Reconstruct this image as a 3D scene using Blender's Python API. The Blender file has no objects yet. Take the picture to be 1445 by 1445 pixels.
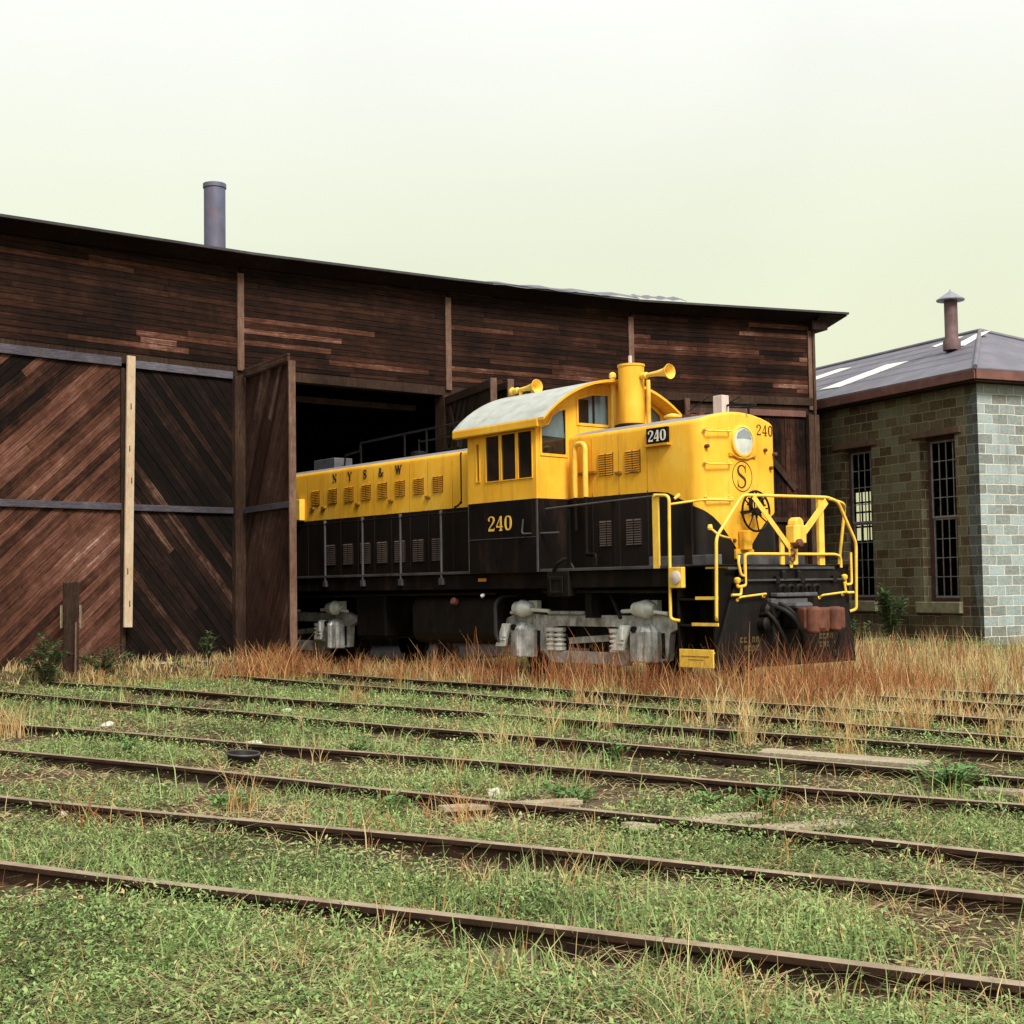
import bpy, bmesh, math, random
import numpy as np
from mathutils import Vector, Matrix
from mathutils.geometry import tessellate_polygon

random.seed(7)
rng = np.random.default_rng(11)
R = math.radians
scene = bpy.context.scene
COL = scene.collection

# ------------------------------------------------------------------ camera
cam_d = bpy.data.cameras.new("camera")
cam_d.sensor_width = 36.0
cam_d.lens = 36.0 * 1983.3 / 1445.0
cam_d.clip_start = 0.05
cam_d.clip_end = 3000.0
cam = bpy.data.objects.new("camera", cam_d)
COL.objects.link(cam)
PITCH, ROLL = 0.05345315, -0.01514979
cp, sp, cr, sr = math.cos(PITCH), math.sin(PITCH), math.cos(ROLL), math.sin(ROLL)
fw = Vector((0, cp, sp)); r0 = Vector((1, 0, 0)); u0 = Vector((0, -sp, cp))
rt = r0 * cr + u0 * sr
up = r0 * (-sr) + u0 * cr
m = Matrix((rt, up, -fw)).transposed().to_4x4()
m.translation = Vector((0, 0, 1.4976))
cam.matrix_world = m
scene.camera = cam

# ------------------------------------------------------------------ sky and sun (overcast)
SUN_AZ, SUN_EL = Vector((0.42, -0.90, 0)).normalized(), R(46)
world = bpy.data.worlds.new("World")
scene.world = world
world.use_nodes = True
wn, wl = world.node_tree.nodes, world.node_tree.links
wn.clear()
wout = wn.new("ShaderNodeOutputWorld"); wbg = wn.new("ShaderNodeBackground")
sky = wn.new("ShaderNodeTexSky"); sky.sky_type = 'NISHITA'; sky.sun_disc = False
sky.sun_elevation = SUN_EL
sky.sun_rotation = math.atan2(SUN_AZ.x, SUN_AZ.y)
wbg.inputs["Strength"].default_value = 0.1
tcw = wn.new("ShaderNodeTexCoord"); sepw = wn.new("ShaderNodeSeparateXYZ")
wl.new(tcw.outputs["Generated"], sepw.inputs[0])
crw = wn.new("ShaderNodeValToRGB")          # cloud deck: creamy low down, whiter higher up
crw.color_ramp.elements[0].position = 0.02; crw.color_ramp.elements[0].color = (4.85, 4.72, 2.95, 1)
crw.color_ramp.elements[1].position = 0.40; crw.color_ramp.elements[1].color = (5.75, 5.75, 5.5, 1)
e = crw.color_ramp.elements.new(0.22); e.color = (4.85, 5.05, 3.70, 1)
wl.new(sepw.outputs["Z"], crw.inputs[0])
nzw = wn.new("ShaderNodeTexNoise"); nzw.inputs["Scale"].default_value = 3.0; nzw.inputs["Detail"].default_value = 6; nzw.inputs["Distortion"].default_value = .6
wl.new(tcw.outputs["Generated"], nzw.inputs["Vector"])
mrw = wn.new("ShaderNodeMapRange"); mrw.inputs[1].default_value = .3; mrw.inputs[2].default_value = .7; mrw.inputs[3].default_value = 0.97; mrw.inputs[4].default_value = 1.05
wl.new(nzw.outputs["Fac"], mrw.inputs[0])
mulw = wn.new("ShaderNodeVectorMath"); mulw.operation = 'SCALE'
wl.new(crw.outputs[0], mulw.inputs[0]); wl.new(mrw.outputs[0], mulw.inputs["Scale"])
mixw = wn.new("ShaderNodeMix"); mixw.data_type = 'RGBA'; mixw.inputs[0].default_value = 0.93
wl.new(sky.outputs[0], mixw.inputs[6]); wl.new(mulw.outputs[0], mixw.inputs[7])
wl.new(mixw.outputs[2], wbg.inputs["Color"]); wl.new(wbg.outputs[0], wout.inputs["Surface"])

sun_d = bpy.data.lights.new("sun", 'SUN')
sun_d.energy = 2.6; sun_d.angle = R(20); sun_d.color = (1.0, 0.95, 0.86)
sun = bpy.data.objects.new("sun", sun_d); COL.objects.link(sun)
sdir = SUN_AZ * math.cos(SUN_EL) + Vector((0, 0, math.sin(SUN_EL)))
sun.rotation_euler = sdir.to_track_quat('Z', 'Y').to_euler()
scene.view_settings.view_transform = 'Standard'
scene.view_settings.look = 'None'
scene.view_settings.exposure = 0.85
scene.view_settings.gamma = 1.0

# ------------------------------------------------------------------ helpers
def frame_pt(P0, ex, ey, ez):
    mt = Matrix((ex, ey, ez)).transposed().to_4x4(); mt.translation = P0
    return mt

class MB:
    """collects shapes, then becomes ONE mesh object"""
    def __init__(self): self.v = []; self.f = []; self.mi = []; self.t = []; self.g = []
    def add(self, vs, fs, mi=0, tint=None, M=None, g=None):
        o = len(self.v); self.g += [tuple(p) for p in (g if g is not None else vs)]
        self.v += [tuple(M @ Vector(p)) if M is not None else tuple(p) for p in vs]
        for f in fs:
            self.f.append([i + o for i in f]); self.mi.append(mi); self.t.append(0.5 if tint is None else tint)
        return self
    def box(self, a, b, mi=0, tint=None, M=None):
        x0, y0, z0 = [min(a[i], b[i]) for i in range(3)]; x1, y1, z1 = [max(a[i], b[i]) for i in range(3)]
        vs = [(x0,y0,z0),(x1,y0,z0),(x1,y1,z0),(x0,y1,z0),(x0,y0,z1),(x1,y0,z1),(x1,y1,z1),(x0,y1,z1)]
        return self.add(vs, [(0,3,2,1),(4,5,6,7),(0,1,5,4),(1,2,6,5),(2,3,7,6),(3,0,4,7)], mi, tint, M)
    def bar(self, p, q, w, h, mi=0, tint=None, roll=None):
        p, q = Vector(p), Vector(q); d = (q - p); L = d.length; d.normalize()
        ref = Vector((0,0,1)) if abs(d.z) < .95 else Vector((1,0,0))
        if roll is not None: ref = Vector(roll)
        x = d.cross(ref).normalized(); y = x.cross(d)
        vs = []
        for c in (p, q):
            for sx, sy in ((-1,-1),(1,-1),(1,1),(-1,1)): vs.append(c + x*sx*w/2 + y*sy*h/2)
        return self.add(vs, [(3,2,1,0),(4,5,6,7),(0,1,5,4),(1,2,6,5),(2,3,7,6),(3,0,4,7)], mi, tint)
    def tube(self, pts, r, seg=10, mi=0, tint=None, cap=True):
        pts = [Vector(p) for p in pts]; n = len(pts)
        rs = r if isinstance(r, (list, tuple)) else [r]*n
        vs = []; prev = None
        for i, p in enumerate(pts):
            d = (pts[min(i+1,n-1)] - pts[max(i-1,0)]).normalized()
            if prev is None:
                ref = Vector((0,0,1)) if abs(d.z) < .9 else Vector((1,0,0)); x = d.cross(ref).normalized()
            else:
                x = (prev - d*prev.dot(d)).normalized()
            prev = x; y = d.cross(x)
            for k in range(seg):
                a = 2*math.pi*k/seg; vs.append(p + (x*math.cos(a) + y*math.sin(a))*rs[i])
        fs = [(i*seg+k, i*seg+(k+1)%seg, (i+1)*seg+(k+1)%seg, (i+1)*seg+k) for i in range(n-1) for k in range(seg)]
        if cap: fs += [tuple(range(seg-1,-1,-1)), tuple((n-1)*seg+k for k in range(seg))]
        return self.add(vs, fs, mi, tint)
    def lathe(self, p, axis, prof, seg=20, mi=0, tint=None):
        """prof: list of (distance along axis, radius)"""
        axis = Vector(axis).normalized(); p = Vector(p)
        ref = Vector((0,0,1)) if abs(axis.z) < .9 else Vector((1,0,0))
        x = axis.cross(ref).normalized(); y = axis.cross(x); vs = []
        for d, r in prof:
            for k in range(seg):
                a = 2*math.pi*k/seg; vs.append(p + axis*d + (x*math.cos(a)+y*math.sin(a))*max(r, 1e-4))
        n = len(prof)
        fs = [(i*seg+k, i*seg+(k+1)%seg, (i+1)*seg+(k+1)%seg, (i+1)*seg+k) for i in range(n-1) for k in range(seg)]
        fs += [tuple(range(seg-1,-1,-1)), tuple((n-1)*seg+k for k in range(seg))]
        return self.add(vs, fs, mi, tint)
    def torus(self, c, nrm, Rr, r, seg=28, rs=8, mi=0):
        nrm = Vector(nrm).normalized(); ref = Vector((0,0,1)) if abs(nrm.z) < .9 else Vector((1,0,0))
        x = nrm.cross(ref).normalized(); y = nrm.cross(x); vs = []; c = Vector(c)
        for i in range(seg):
            a = 2*math.pi*i/seg; d = x*math.cos(a)+y*math.sin(a)
            for k in range(rs):
                b = 2*math.pi*k/rs; vs.append(c + d*(Rr + r*math.cos(b)) + nrm*(r*math.sin(b)))
        fs = [(i*rs+k, i*rs+(k+1)%rs, ((i+1)%seg)*rs+(k+1)%rs, ((i+1)%seg)*rs+k) for i in range(seg) for k in range(rs)]
        return self.add(vs, fs, mi)
    def plate(self, outer, holes=(), depth=.04, M=None, mi=0, tint=None, g=None):
        """flat plate in local xy with holes, thickness depth along -z"""
        loops = [list(outer)] + [list(h) for h in holes]
        tri = tessellate_polygon([[Vector((p[0], p[1], 0)) for p in lp] for lp in loops])
        flat = [p for lp in loops for p in lp]; n = len(flat)
        vs = [(p[0], p[1], 0) for p in flat] + [(p[0], p[1], -depth) for p in flat]
        fs = []
        for t in tri:
            a, b, c = [Vector((flat[i][0], flat[i][1], 0)) for i in t]
            t = tuple(t) if (b-a).cross(c-a).z > 0 else tuple(reversed(t))
            fs.append(t); fs.append(tuple(i+n for i in reversed(t)))
        o = 0
        for lp in loops:
            L = len(lp)
            for i in range(L):
                j = (i+1) % L; fs.append((o+i, o+i+n, o+j+n, o+j))
            o += L
        return self.add(vs, fs, mi, tint, M, None if g is None else list(g)+list(g))
    def build(self, name, mats, parent=None, smooth=False, bevel=0.0, fix=True, loc=None):
        me = bpy.data.meshes.new(name); me.from_pydata(self.v, [], self.f)
        if not isinstance(mats, (list, tuple)): mats = [mats]
        for mm in mats: me.materials.append(mm)
        me.polygons.foreach_set("material_index", self.mi)
        at = me.attributes.new("tint", 'FLOAT', 'FACE'); at.data.foreach_set("value", self.t)
        if len(self.g) == len(self.v):
            ag = me.attributes.new("grain", 'FLOAT_VECTOR', 'POINT'); ag.data.foreach_set("vector", [c for q in self.g for c in q])
        if fix:
            bm = bmesh.new(); bm.from_mesh(me); bmesh.ops.recalc_face_normals(bm, faces=bm.faces); bm.to_mesh(me); bm.free()
        if smooth:
            me.polygons.foreach_set("use_smooth", [True]*len(me.polygons))
            me.set_sharp_from_angle(angle=R(38))
        me.update()
        o = bpy.data.objects.new(name, me); COL.objects.link(o)
        if parent is not None: o.parent = parent
        if loc is not None: o.location = loc
        if bevel > 0:
            b = o.modifiers.new("bevel", 'BEVEL'); b.width = bevel; b.segments = 2; b.limit_method = 'ANGLE'; b.angle_limit = R(40)
        return o

def thing(name, label, cat, loc=(0,0,0), rz=0.0, group=None):
    o = bpy.data.objects.new(name, None); COL.objects.link(o)
    o.location = loc; o.rotation_euler = (0, 0, rz); o.empty_display_size = .2
    return tag(o, label, cat, group)
def tag(o, label=None, cat=None, group=None, kind=None):
    if label: o['label'] = label
    if cat: o['category'] = cat
    if group: o['group'] = group
    if kind: o['kind'] = kind
    return o

def rounded(x0, y0, x1, y1, r, n=4):
    pts = []
    for cx, cy, a0 in ((x1-r, y1-r, 0), (x0+r, y1-r, 90), (x0+r, y0+r, 180), (x1-r, y0+r, 270)):
        for i in range(n+1):
            a = R(a0 + 90*i/n); pts.append((cx + r*math.cos(a), cy + r*math.sin(a)))
    return pts
def bend(pts, r=.08, n=4):
    """round the corners of a polyline"""
    pts = [Vector(p) for p in pts]; out = [pts[0]]
    for i in range(1, len(pts)-1):
        a, b, c = pts[i-1], pts[i], pts[i+1]
        rr = min(r, (a-b).length*.45, (c-b).length*.45)
        p0 = b + (a-b).normalized()*rr; p1 = b + (c-b).normalized()*rr
        for k in range(n+1):
            t = k/n; out.append(p0*(1-t)**2 + b*2*t*(1-t) + p1*t*t)
    out.append(pts[-1]); return out

# ------------------------------------------------------------------ materials
class NT:
    def __init__(self, name):
        self.m = bpy.data.materials.new(name); self.m.use_nodes = True
        self.n = self.m.node_tree.nodes; self.l = self.m.node_tree.links
        self.p = self.n["Principled BSDF"]; self.tc = None
    def node(self, typ, **kw):
        x = self.n.new(typ)
        for k, v_ in kw.items(): setattr(x, k, v_)
        return x
    def co(self, scale=(1,1,1), kind="Object", rot=(0,0,0)):
        if self.tc is None: self.tc = self.node("ShaderNodeTexCoord")
        mp = self.node("ShaderNodeMapping"); mp.inputs["Scale"].default_value = scale; mp.inputs["Rotation"].default_value = rot
        self.l.new(self.tc.outputs[kind], mp.inputs[0]); return mp.outputs[0]
    def noise(self, vec, scale, detail=4, rough=.55, dist=0):
        x = self.node("ShaderNodeTexNoise"); x.inputs["Scale"].default_value = scale; x.inputs["Detail"].default_value = detail
        x.inputs["Roughness"].default_value = rough; x.inputs["Distortion"].default_value = dist
        self.l.new(vec, x.inputs["Vector"]); return x.outputs["Fac"]
    def ramp(self, fac, stops):
        x = self.node("ShaderNodeValToRGB"); el = x.color_ramp.elements
        while len(el) < len(stops): el.new(.5)
        for e_, (p, c) in zip(el, stops):
            e_.position = p; e_.color = (c, c, c, 1) if not isinstance(c, (tuple, list)) else (*c[:3], 1)
        self.l.new(fac, x.inputs[0]); return x.outputs[0]
    def mix(self, fac, a, b, mode='MIX'):
        x = self.node("ShaderNodeMix", data_type='RGBA', blend_type=mode)
        for s, i in ((fac, 0), (a, 6), (b, 7)):
            if isinstance(s, (int, float)): x.inputs[i].default_value = s
            elif isinstance(s, (tuple, list)): x.inputs[i].default_value = (*s[:3], 1)
            else: self.l.new(s, x.inputs[i])
        return x.outputs[2]
    def math(self, op, a, b=0.0, c=0.0):
        x = self.node("ShaderNodeMath", operation=op)
        for i, s in enumerate((a, b, c)):
            if isinstance(s, (int, float)): x.inputs[i].default_value = s
            else: self.l.new(s, x.inputs[i])
        return x.outputs[0]
    def attr(self, name, out="Fac"):
        x = self.node("ShaderNodeAttribute", attribute_name=name); return x.outputs[out]
    def set(self, color=None, rough=None, metal=None, spec=None):
        for s, k in ((color, "Base Color"), (rough, "Roughness"), (metal, "Metallic"), (spec, "Specular IOR Level")):
            if s is None: continue
            if isinstance(s, (int, float)): self.p.inputs[k].default_value = s
            elif isinstance(s, (tuple, list)): self.p.inputs[k].default_value = (*s[:3], 1)
            else: self.l.new(s, self.p.inputs[k])
        return self
    def bump(self, h, strength=.3, dist=.01):
        x = self.node("ShaderNodeBump"); x.inputs["Strength"].default_value = strength; x.inputs["Distance"].default_value = dist
        self.l.new(h, x.inputs["Height"]); self.l.new(x.outputs[0], self.p.inputs["Normal"]); return self

def simple(name, col, rough=.5, metal=0, var=.25, dirt=(.03,.02,.015), amount=.35, scale=3.0, bump=.1, spec=None):
    t = NT(name); v = t.co()
    n1 = t.noise(v, scale, 5, .6); n2 = t.noise(t.co((1,1,.25)), scale*2.3, 5, .65)
    lo = tuple(c*(1-var) for c in col); hi = tuple(min(1, c*(1+var)) for c in col)
    base = t.ramp(n1, [(.3, lo), (.7, hi)])
    k = t.ramp(n2, [(.5, 0), (.78, 1)])
    c = t.mix(t.math('MULTIPLY', k, amount), base, dirt)
    t.set(c, t.math('ADD', t.math('MULTIPLY', n2, .25), max(0, rough-.12)), metal, spec)
    if bump: t.bump(t.noise(v, 40, 3), bump, .003)
    return t.m

YEL = (.87, .46, .036)
M = {}
# yellow enamel, sun-faded, with rust streaks that run down from seams
def yellow_paint(name, split=None):
    t = NT(name); v = t.co()
    n1 = t.noise(v, 1.1, 5, .6); n2 = t.noise(t.co((2.6, 2.6, .35)), 2.4, 6, .7); n3 = t.noise(v, 9, 5, .7)
    base = t.ramp(n1, [(.28, (.76,.36,.018)), (.55, YEL), (.8, (.90,.57,.085))])
    st = t.ramp(n2, [(.50, 0), (.78, .62)])
    c = t.mix(st, base, (.46,.17,.016))
    n5 = t.noise(t.co((9, 9, .5)), 1.6, 5, .75); c = t.mix(t.ramp(n5, [(.58, 0), (.80, .5)]), c, (.20,.085,.015))
    sp_ = t.ramp(n3, [(.70, 0), (.80, .7)])
    c = t.mix(sp_, c, (.22,.06,.01))
    rough = t.math('ADD', t.math('MULTIPLY', n2, .25), .36)
    if split:
        uv = t.node("ShaderNodeUVMap"); uv.uv_map = "paint"
        sx = t.node("ShaderNodeSeparateXYZ"); t.l.new(uv.outputs[0], sx.inputs[0])
        ap = t.math('ABSOLUTE', sx.outputs[0])
        th = t.node("ShaderNodeFloatCurve"); cu = th.mapping.curves[0]
        pts = split
        cu.points[0].location = (pts[0][0]/5, pts[0][1]/5); cu.points[1].location = (1.0, pts[-1][1]/5)
        for a, b in pts[1:]: cu.points.new(a/5, b/5)
        for q in cu.points: q.handle_type = 'VECTOR'
        th.mapping.update()
        t.l.new(t.math('DIVIDE', ap, 5.0), th.inputs["Value"])
        thr = t.math('MULTIPLY', th.outputs[0], 5.0)
        wob = t.math('MULTIPLY', t.math('SUBTRACT', t.noise(v, 6, 3), .5), .012)
        f = t.math('GREATER_THAN', sx.outputs[1], t.math('ADD', thr, wob))
        n4 = t.noise(t.co((2,2,.5)), 2.2, 5, .7)
        blk = t.ramp(n4, [(.35, (.0036,.0024,.002)), (.75, (.014,.0075,.005))])
        c = t.mix(f, blk, c)
    t.set(c, t.math('ADD', rough, .10), 0, .26); t.bump(t.noise(v, 2.2, 4), .30, .02)
    return t.m
M['yellow'] = yellow_paint("yellow_enamel")
M['hood'] = yellow_paint("two_tone_hood_paint", [(0, 1.95), (.12, 1.96), (.16, 2.05), (.36, 2.27), (.50, 2.41), (.62, 2.50), (.80, 2.60), (.98, 2.68), (1.25, 2.80), (1.48, 2.895), (1.75, 2.925), (5.0, 2.935)])
M['lhood'] = yellow_paint("two_tone_long_hood_paint", [(0, 2.95), (.5, 2.95), (5, 2.95)])
M['rail_yellow'] = simple("yellow_handrail_paint", (.88,.55,.075), .42, 0, .12, (.35,.12,.02), .45, 5, .05)
M['black'] = simple("loco_black_paint", (.0042,.0027,.0021), .68, 0, .5, (.040,.021,.013), .7, 1.4, .15, .14)
M['black2'] = simple("greasy_black_iron", (.0050,.0036,.0030), .6, 0, .5, (.03,.014,.008), .6, 3, .3, .24)
M['deckgrey'] = simple("worn_dark_edge", (.05,.045,.05), .55, 0, .4, (.02,.015,.012), .4, 3)
M['roofgrey'] = simple("grey_hood_roof_paint", (.26,.25,.26), .5, 0, .2, (.09,.08,.09), .5, 2.5)
M['cabroof'] = simple("pale_grey_cab_roof", (.40,.42,.385), .6, 0, .18, (.22,.23,.20), .6, 3.5, .15)
M['silver'] = simple("dirty_aluminium_paint", (.50,.50,.49), .42, .3, .45, (.03,.019,.013), 1.0, 5.5, .5)
M['silver_light'] = simple("whitish_aluminium_paint", (.74,.75,.70), .45, .15, .12, (.2,.16,.12), .5, 5, .2)
M['rust'] = simple("rusty_brown_casting", (.12,.038,.019), .8, 0, .4, (.04,.015,.01), .5, 9, .5)
M['greyiron'] = simple("grey_cast_iron", (.10,.10,.11), .55, .3, .3, (.03,.02,.015), .5, 6, .3)
M['black_text'] = simple("dark_brown_lettering", (.025,.014,.010), .6, 0, .2, (.2,.1,.01), .25, 9, 0)
M['gold_text'] = simple("gold_lettering", (.82,.48,.08), .5, 0, .1, (.3,.15,.03), .2, 9, 0)
M['white_text'] = simple("white_lettering", (.75,.73,.66), .5, 0, .1, (.3,.3,.25), .2, 9, 0)
M['louvre'] = simple("louvre_yellow", (.60,.27,.012), .55, 0, .2, (.25,.09,.01), .6, 3, 0)
M['louvre_gap'] = simple("louvre_shadow_gap", (.27,.11,.010), .8, 0, .2, (.06,.03,.006), .4, 3, 0)
M['louvre_dark'] = simple("louvre_dusty_brown", (.075,.05,.042), .7, 0, .3, (.02,.014,.01), .5, 3, 0)
M['louvre_dark2'] = simple("louvre_black_gap", (.012,.009,.008), .8, 0, .2, (.01,.007,.006), .4, 3, 0)
M['pinkwhite'] = simple("faded_pink_white_paint", (.62,.50,.43), .6, 0, .1, (.4,.2,.15), .4, 12, .1)

def glass_dark(name, col, rough=.06):
    t = NT(name); v = t.co(); n1 = t.noise(v, 3, 4)
    t.set(t.ramp(n1, [(.3, tuple(c*.75 for c in col)), (.75, tuple(c*1.2 for c in col))]), rough, 0, .6)
    return t.m
M['glass_dark'] = glass_dark("dark_cab_glass", (.012,.011,.010))
M['glass_sky'] = glass_dark("sky_tinted_glass", (.115,.165,.185), .12)  # sky reflection put into the base colour of the glass
M['lens'] = glass_dark("headlight_reflector", (.55,.58,.52), .12)
def clear_glass(name):
    t = NT(name); tr = t.node("ShaderNodeBsdfTransparent"); tr.inputs[0].default_value = (.86,.86,.80,1)
    gl = t.node("ShaderNodeBsdfGlossy"); gl.inputs["Roughness"].default_value = .08; gl.inputs[0].default_value = (.8,.85,.85,1)
    fr = t.node("ShaderNodeLayerWeight"); fr.inputs[0].default_value = .12
    mx = t.node("ShaderNodeMixShader"); t.l.new(fr.outputs[0], mx.inputs[0]); t.l.new(tr.outputs[0], mx.inputs[1]); t.l.new(gl.outputs[0], mx.inputs[2])
    out = t.n["Material Output"]; t.l.new(mx.outputs[0], out.inputs["Surface"]); return t.m
M['clear'] = clear_glass("old_window_glass")

# weathered boards: every board (face attribute "tint") has its own wood colour
def boards(name, stops, grain=None, gs=6, amt=.5, bumpd=.006, contrast=1.0):
    """grain=None: the boards carry their own along/across coordinates"""
    t = NT(name); tint = t.attr("tint")
    if grain is None:
        mp = t.node("ShaderNodeMapping"); mp.inputs["Scale"].default_value = (.55, 16, 1)
        t.l.new(t.attr("grain", "Vector"), mp.inputs[0]); v = mp.outputs[0]; gs = 1.6
    else: v = t.co(grain)
    n1 = t.noise(v, gs, 6, .72, .3); n2 = t.noise(t.co(), .75, 5, .62); n3 = t.noise(t.co(), 7, 6, .78); n4 = t.noise(v, gs*2.7, 4, .7)
    f = t.math('ADD', t.math('MULTIPLY', tint, .58), .215)
    f = t.math('ADD', f, t.math('MULTIPLY', t.math('SUBTRACT', n1, .5), .75*contrast))
    f = t.math('ADD', f, t.math('MULTIPLY', t.math('SUBTRACT', n2, .5), .75*contrast))
    f = t.math('ADD', f, t.math('MULTIPLY', t.math('SUBTRACT', n3, .5), .40*contrast))
    c = t.ramp(f, stops); gr = t.ramp(n4, [(.36, .18), (.58, 1.0)])
    t.set(t.mix(amt, c, gr, 'MULTIPLY'), .88, 0, .12); t.bump(n1, .6, bumpd)
    return t.m
M['siding'] = boards("weathered_brown_siding", [(.20,(.008,.004,.003)), (.42,(.026,.011,.007)), (.62,(.062,.024,.014)), (.80,(.15,.062,.040)), (.93,(.34,.19,.15))], None, 4, .75)
M['door_red'] = boards("peeling_red_brown_boards", [(.22,(.007,.004,.003)), (.40,(.040,.017,.011)), (.60,(.115,.046,.029)), (.80,(.22,.10,.072)), (.95,(.50,.34,.28))], None, 6, .8)
M['door_dark'] = boards("blackened_door_boards", [(.25,(.006,.004,.003)), (.52,(.014,.008,.006)), (.72,(.042,.02,.014)), (.90,(.19,.105,.07))], None, 6, .8)
M['door_mid'] = boards("grey_brown_door_boards", [(.22,(.022,.010,.008)), (.48,(.055,.025,.018)), (.70,(.105,.055,.042)), (.90,(.28,.19,.145))], None, 6, .8)
M['door_olive'] = boards("olive_brown_door_back", [(.25,(.02,.014,.008)), (.55,(.042,.03,.018)), (.85,(.10,.075,.045))], None, 6, .7)
M['timber'] = boards("old_brown_timber", [(.2,(.018,.010,.007)), (.5,(.050,.028,.019)), (.8,(.12,.075,.05))], (6,6,.5), 5)
M['timber_pink'] = boards("faded_pinkish_timber", [(.2,(.07,.035,.024)), (.5,(.15,.085,.06)), (.8,(.27,.17,.125))], (6,6,.5), 5)
M['plank'] = boards("pale_new_plank", [(.2,(.30,.18,.11)), (.45,(.50,.36,.235)), (.8,(.64,.52,.38))], (8,8,.6), 5, .3)
M['plank_grey'] = boards("silvery_old_plank", [(.2,(.13,.09,.06)), (.5,(.31,.25,.17)), (.85,(.52,.45,.33))], (3,3,3), 8, .5)
M['blue_rail'] = boards("blue_grey_weathered_beam", [(.2,(.045,.038,.044)), (.5,(.085,.076,.094)), (.85,(.17,.155,.185))], (.7,.7,8), 4)
M['roof_felt'] = simple("tar_roofing_felt", (.035,.032,.035), .8, 0, .5, (.10,.10,.12), .5, 1.3, .3)
M['concrete'] = simple("pale_concrete", (.52,.50,.44), .9, 0, .25, (.2,.16,.12), .6, 4, .5)
M['stone_white'] = simple("pale_rubble_stone", (.58,.54,.45), .9, 0, .2, (.25,.18,.12), .5, 9, .6)
M['stack'] = simple("weathered_steel_stack", (.10,.105,.16), .65, .2, .35, (.17,.065,.06), .8, 1.5, .2)
M['inside'] = simple("near_black_interior", (.010,.008,.007), .95, 0, .3, (.005,.004,.003), .3, 2, 0)  # one near-black tone for all interiors and pockets

def block_wall(name, tones, mortar, bw=.46, rh=.232):
    t = NT(name); uv = t.node("ShaderNodeUVMap"); uv.uv_map = "wall"
    br = t.node("ShaderNodeTexBrick"); br.offset = .5
    br.inputs["Scale"].default_value = 1.0; br.inputs["Brick Width"].default_value = bw; br.inputs["Row Height"].default_value = rh
    br.inputs["Mortar Size"].default_value = .013; br.inputs["Mortar Smooth"].default_value = .35; br.inputs["Bias"].default_value = 0
    br.inputs["Color1"].default_value = (0,0,0,1); br.inputs["Color2"].default_value = (1,1,1,1); br.inputs["Mortar"].default_value = (.5,.5,.5,1)
    wp = t.node("ShaderNodeTexNoise"); wp.inputs["Scale"].default_value = 3.0; t.l.new(uv.outputs[0], wp.inputs["Vector"])
    wv = t.node("ShaderNodeVectorMath", operation='MULTIPLY_ADD'); wv.inputs[1].default_value = (.055,.045,0)
    t.l.new(wp.outputs["Color"], wv.inputs[0]); t.l.new(uv.outputs[0], wv.inputs[2])
    t.l.new(wv.outputs[0], br.inputs["Vector"])
    big = t.noise(uv.outputs[0], .55, 4, .6); fine = t.noise(uv.outputs[0], 14, 6, .75); grit = t.noise(uv.outputs[0], 60, 3, .7)
    sep = t.node("ShaderNodeSeparateColor"); t.l.new(br.outputs["Color"], sep.inputs[0])
    f = t.math('ADD', t.math('MULTIPLY', sep.outputs[0], .42), t.math('MULTIPLY', big, .58))
    f = t.math('ADD', f, t.math('MULTIPLY', t.math('SUBTRACT', fine, .5), .9))
    c = t.ramp(f, [(.22, tones[0]), (.42, tones[1]), (.60, tones[2]), (.82, tones[3])])
    c = t.mix(.55, c, t.ramp(grit, [(.35, .45), (.65, 1.0)]), 'MULTIPLY')
    mc = t.mix(t.ramp(fine, [(.3, 0), (.7, 1)]), mortar, tuple(x*.45 for x in mortar))
    c = t.mix(br.outputs["Fac"], c, mc)
    stv = t.node("ShaderNodeMapping"); stv.inputs["Scale"].default_value = (1.6, .25, 1); t.l.new(uv.outputs[0], stv.inputs[0])
    c = t.mix(t.ramp(t.noise(stv.outputs[0], 1.3, 5, .65), [(.52, 0), (.75, .55)]), c, tuple(x*.5 for x in tones[0]))
    t.set(c, .92, 0, .1)
    h = t.math('ADD', t.math('MULTIPLY', t.math('SUBTRACT', 1.0, br.outputs["Fac"]), .6), t.math('MULTIPLY', fine, .9))
    t.bump(h, .8, .022); return t.m
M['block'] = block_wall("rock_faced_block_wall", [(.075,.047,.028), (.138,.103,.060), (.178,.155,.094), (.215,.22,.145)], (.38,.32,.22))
M['block_lit'] = block_wall("lit_rock_faced_block_wall", [(.20,.20,.17), (.28,.32,.30), (.37,.44,.43), (.46,.52,.53)], (.88,.84,.72))  # light on the right face put into paler block and mortar colours
M['frame_brown'] = simple("red_brown_window_frame", (.075,.030,.024), .75, 0, .35, (.03,.015,.01), .5, 6, .3)
M['sash_grey'] = simple("flaking_sash_bar", (.24,.225,.22), .7, 0, .4, (.50,.47,.43), .6, 7, .2)
M['lintel'] = simple("rusty_stone_lintel", (.115,.062,.040), .85, 0, .3, (.04,.03,.02), .5, 4, .4)
M['sill'] = simple("mossy_stone_sill", (.22,.20,.12), .9, 0, .3, (.08,.07,.04), .5, 5, .5)
M['fascia'] = simple("red_brown_fascia_board", (.14,.058,.045), .8, 0, .3, (.045,.024,.02), .6, 3, .3)
M['slate'] = simple("blue_grey_slate_roof", (.125,.125,.158), .6, 0, .25, (.19,.11,.095), .7, 1.7, .4)
M['tin'] = simple("pale_tin_patch", (.80,.79,.74), .4, .1, .1, (.4,.38,.36), .35, 2, .1)
M['vent'] = simple("rusty_vent_pipe", (.13,.075,.075), .7, .2, .3, (.06,.03,.03), .6, 4, .2)
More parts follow.
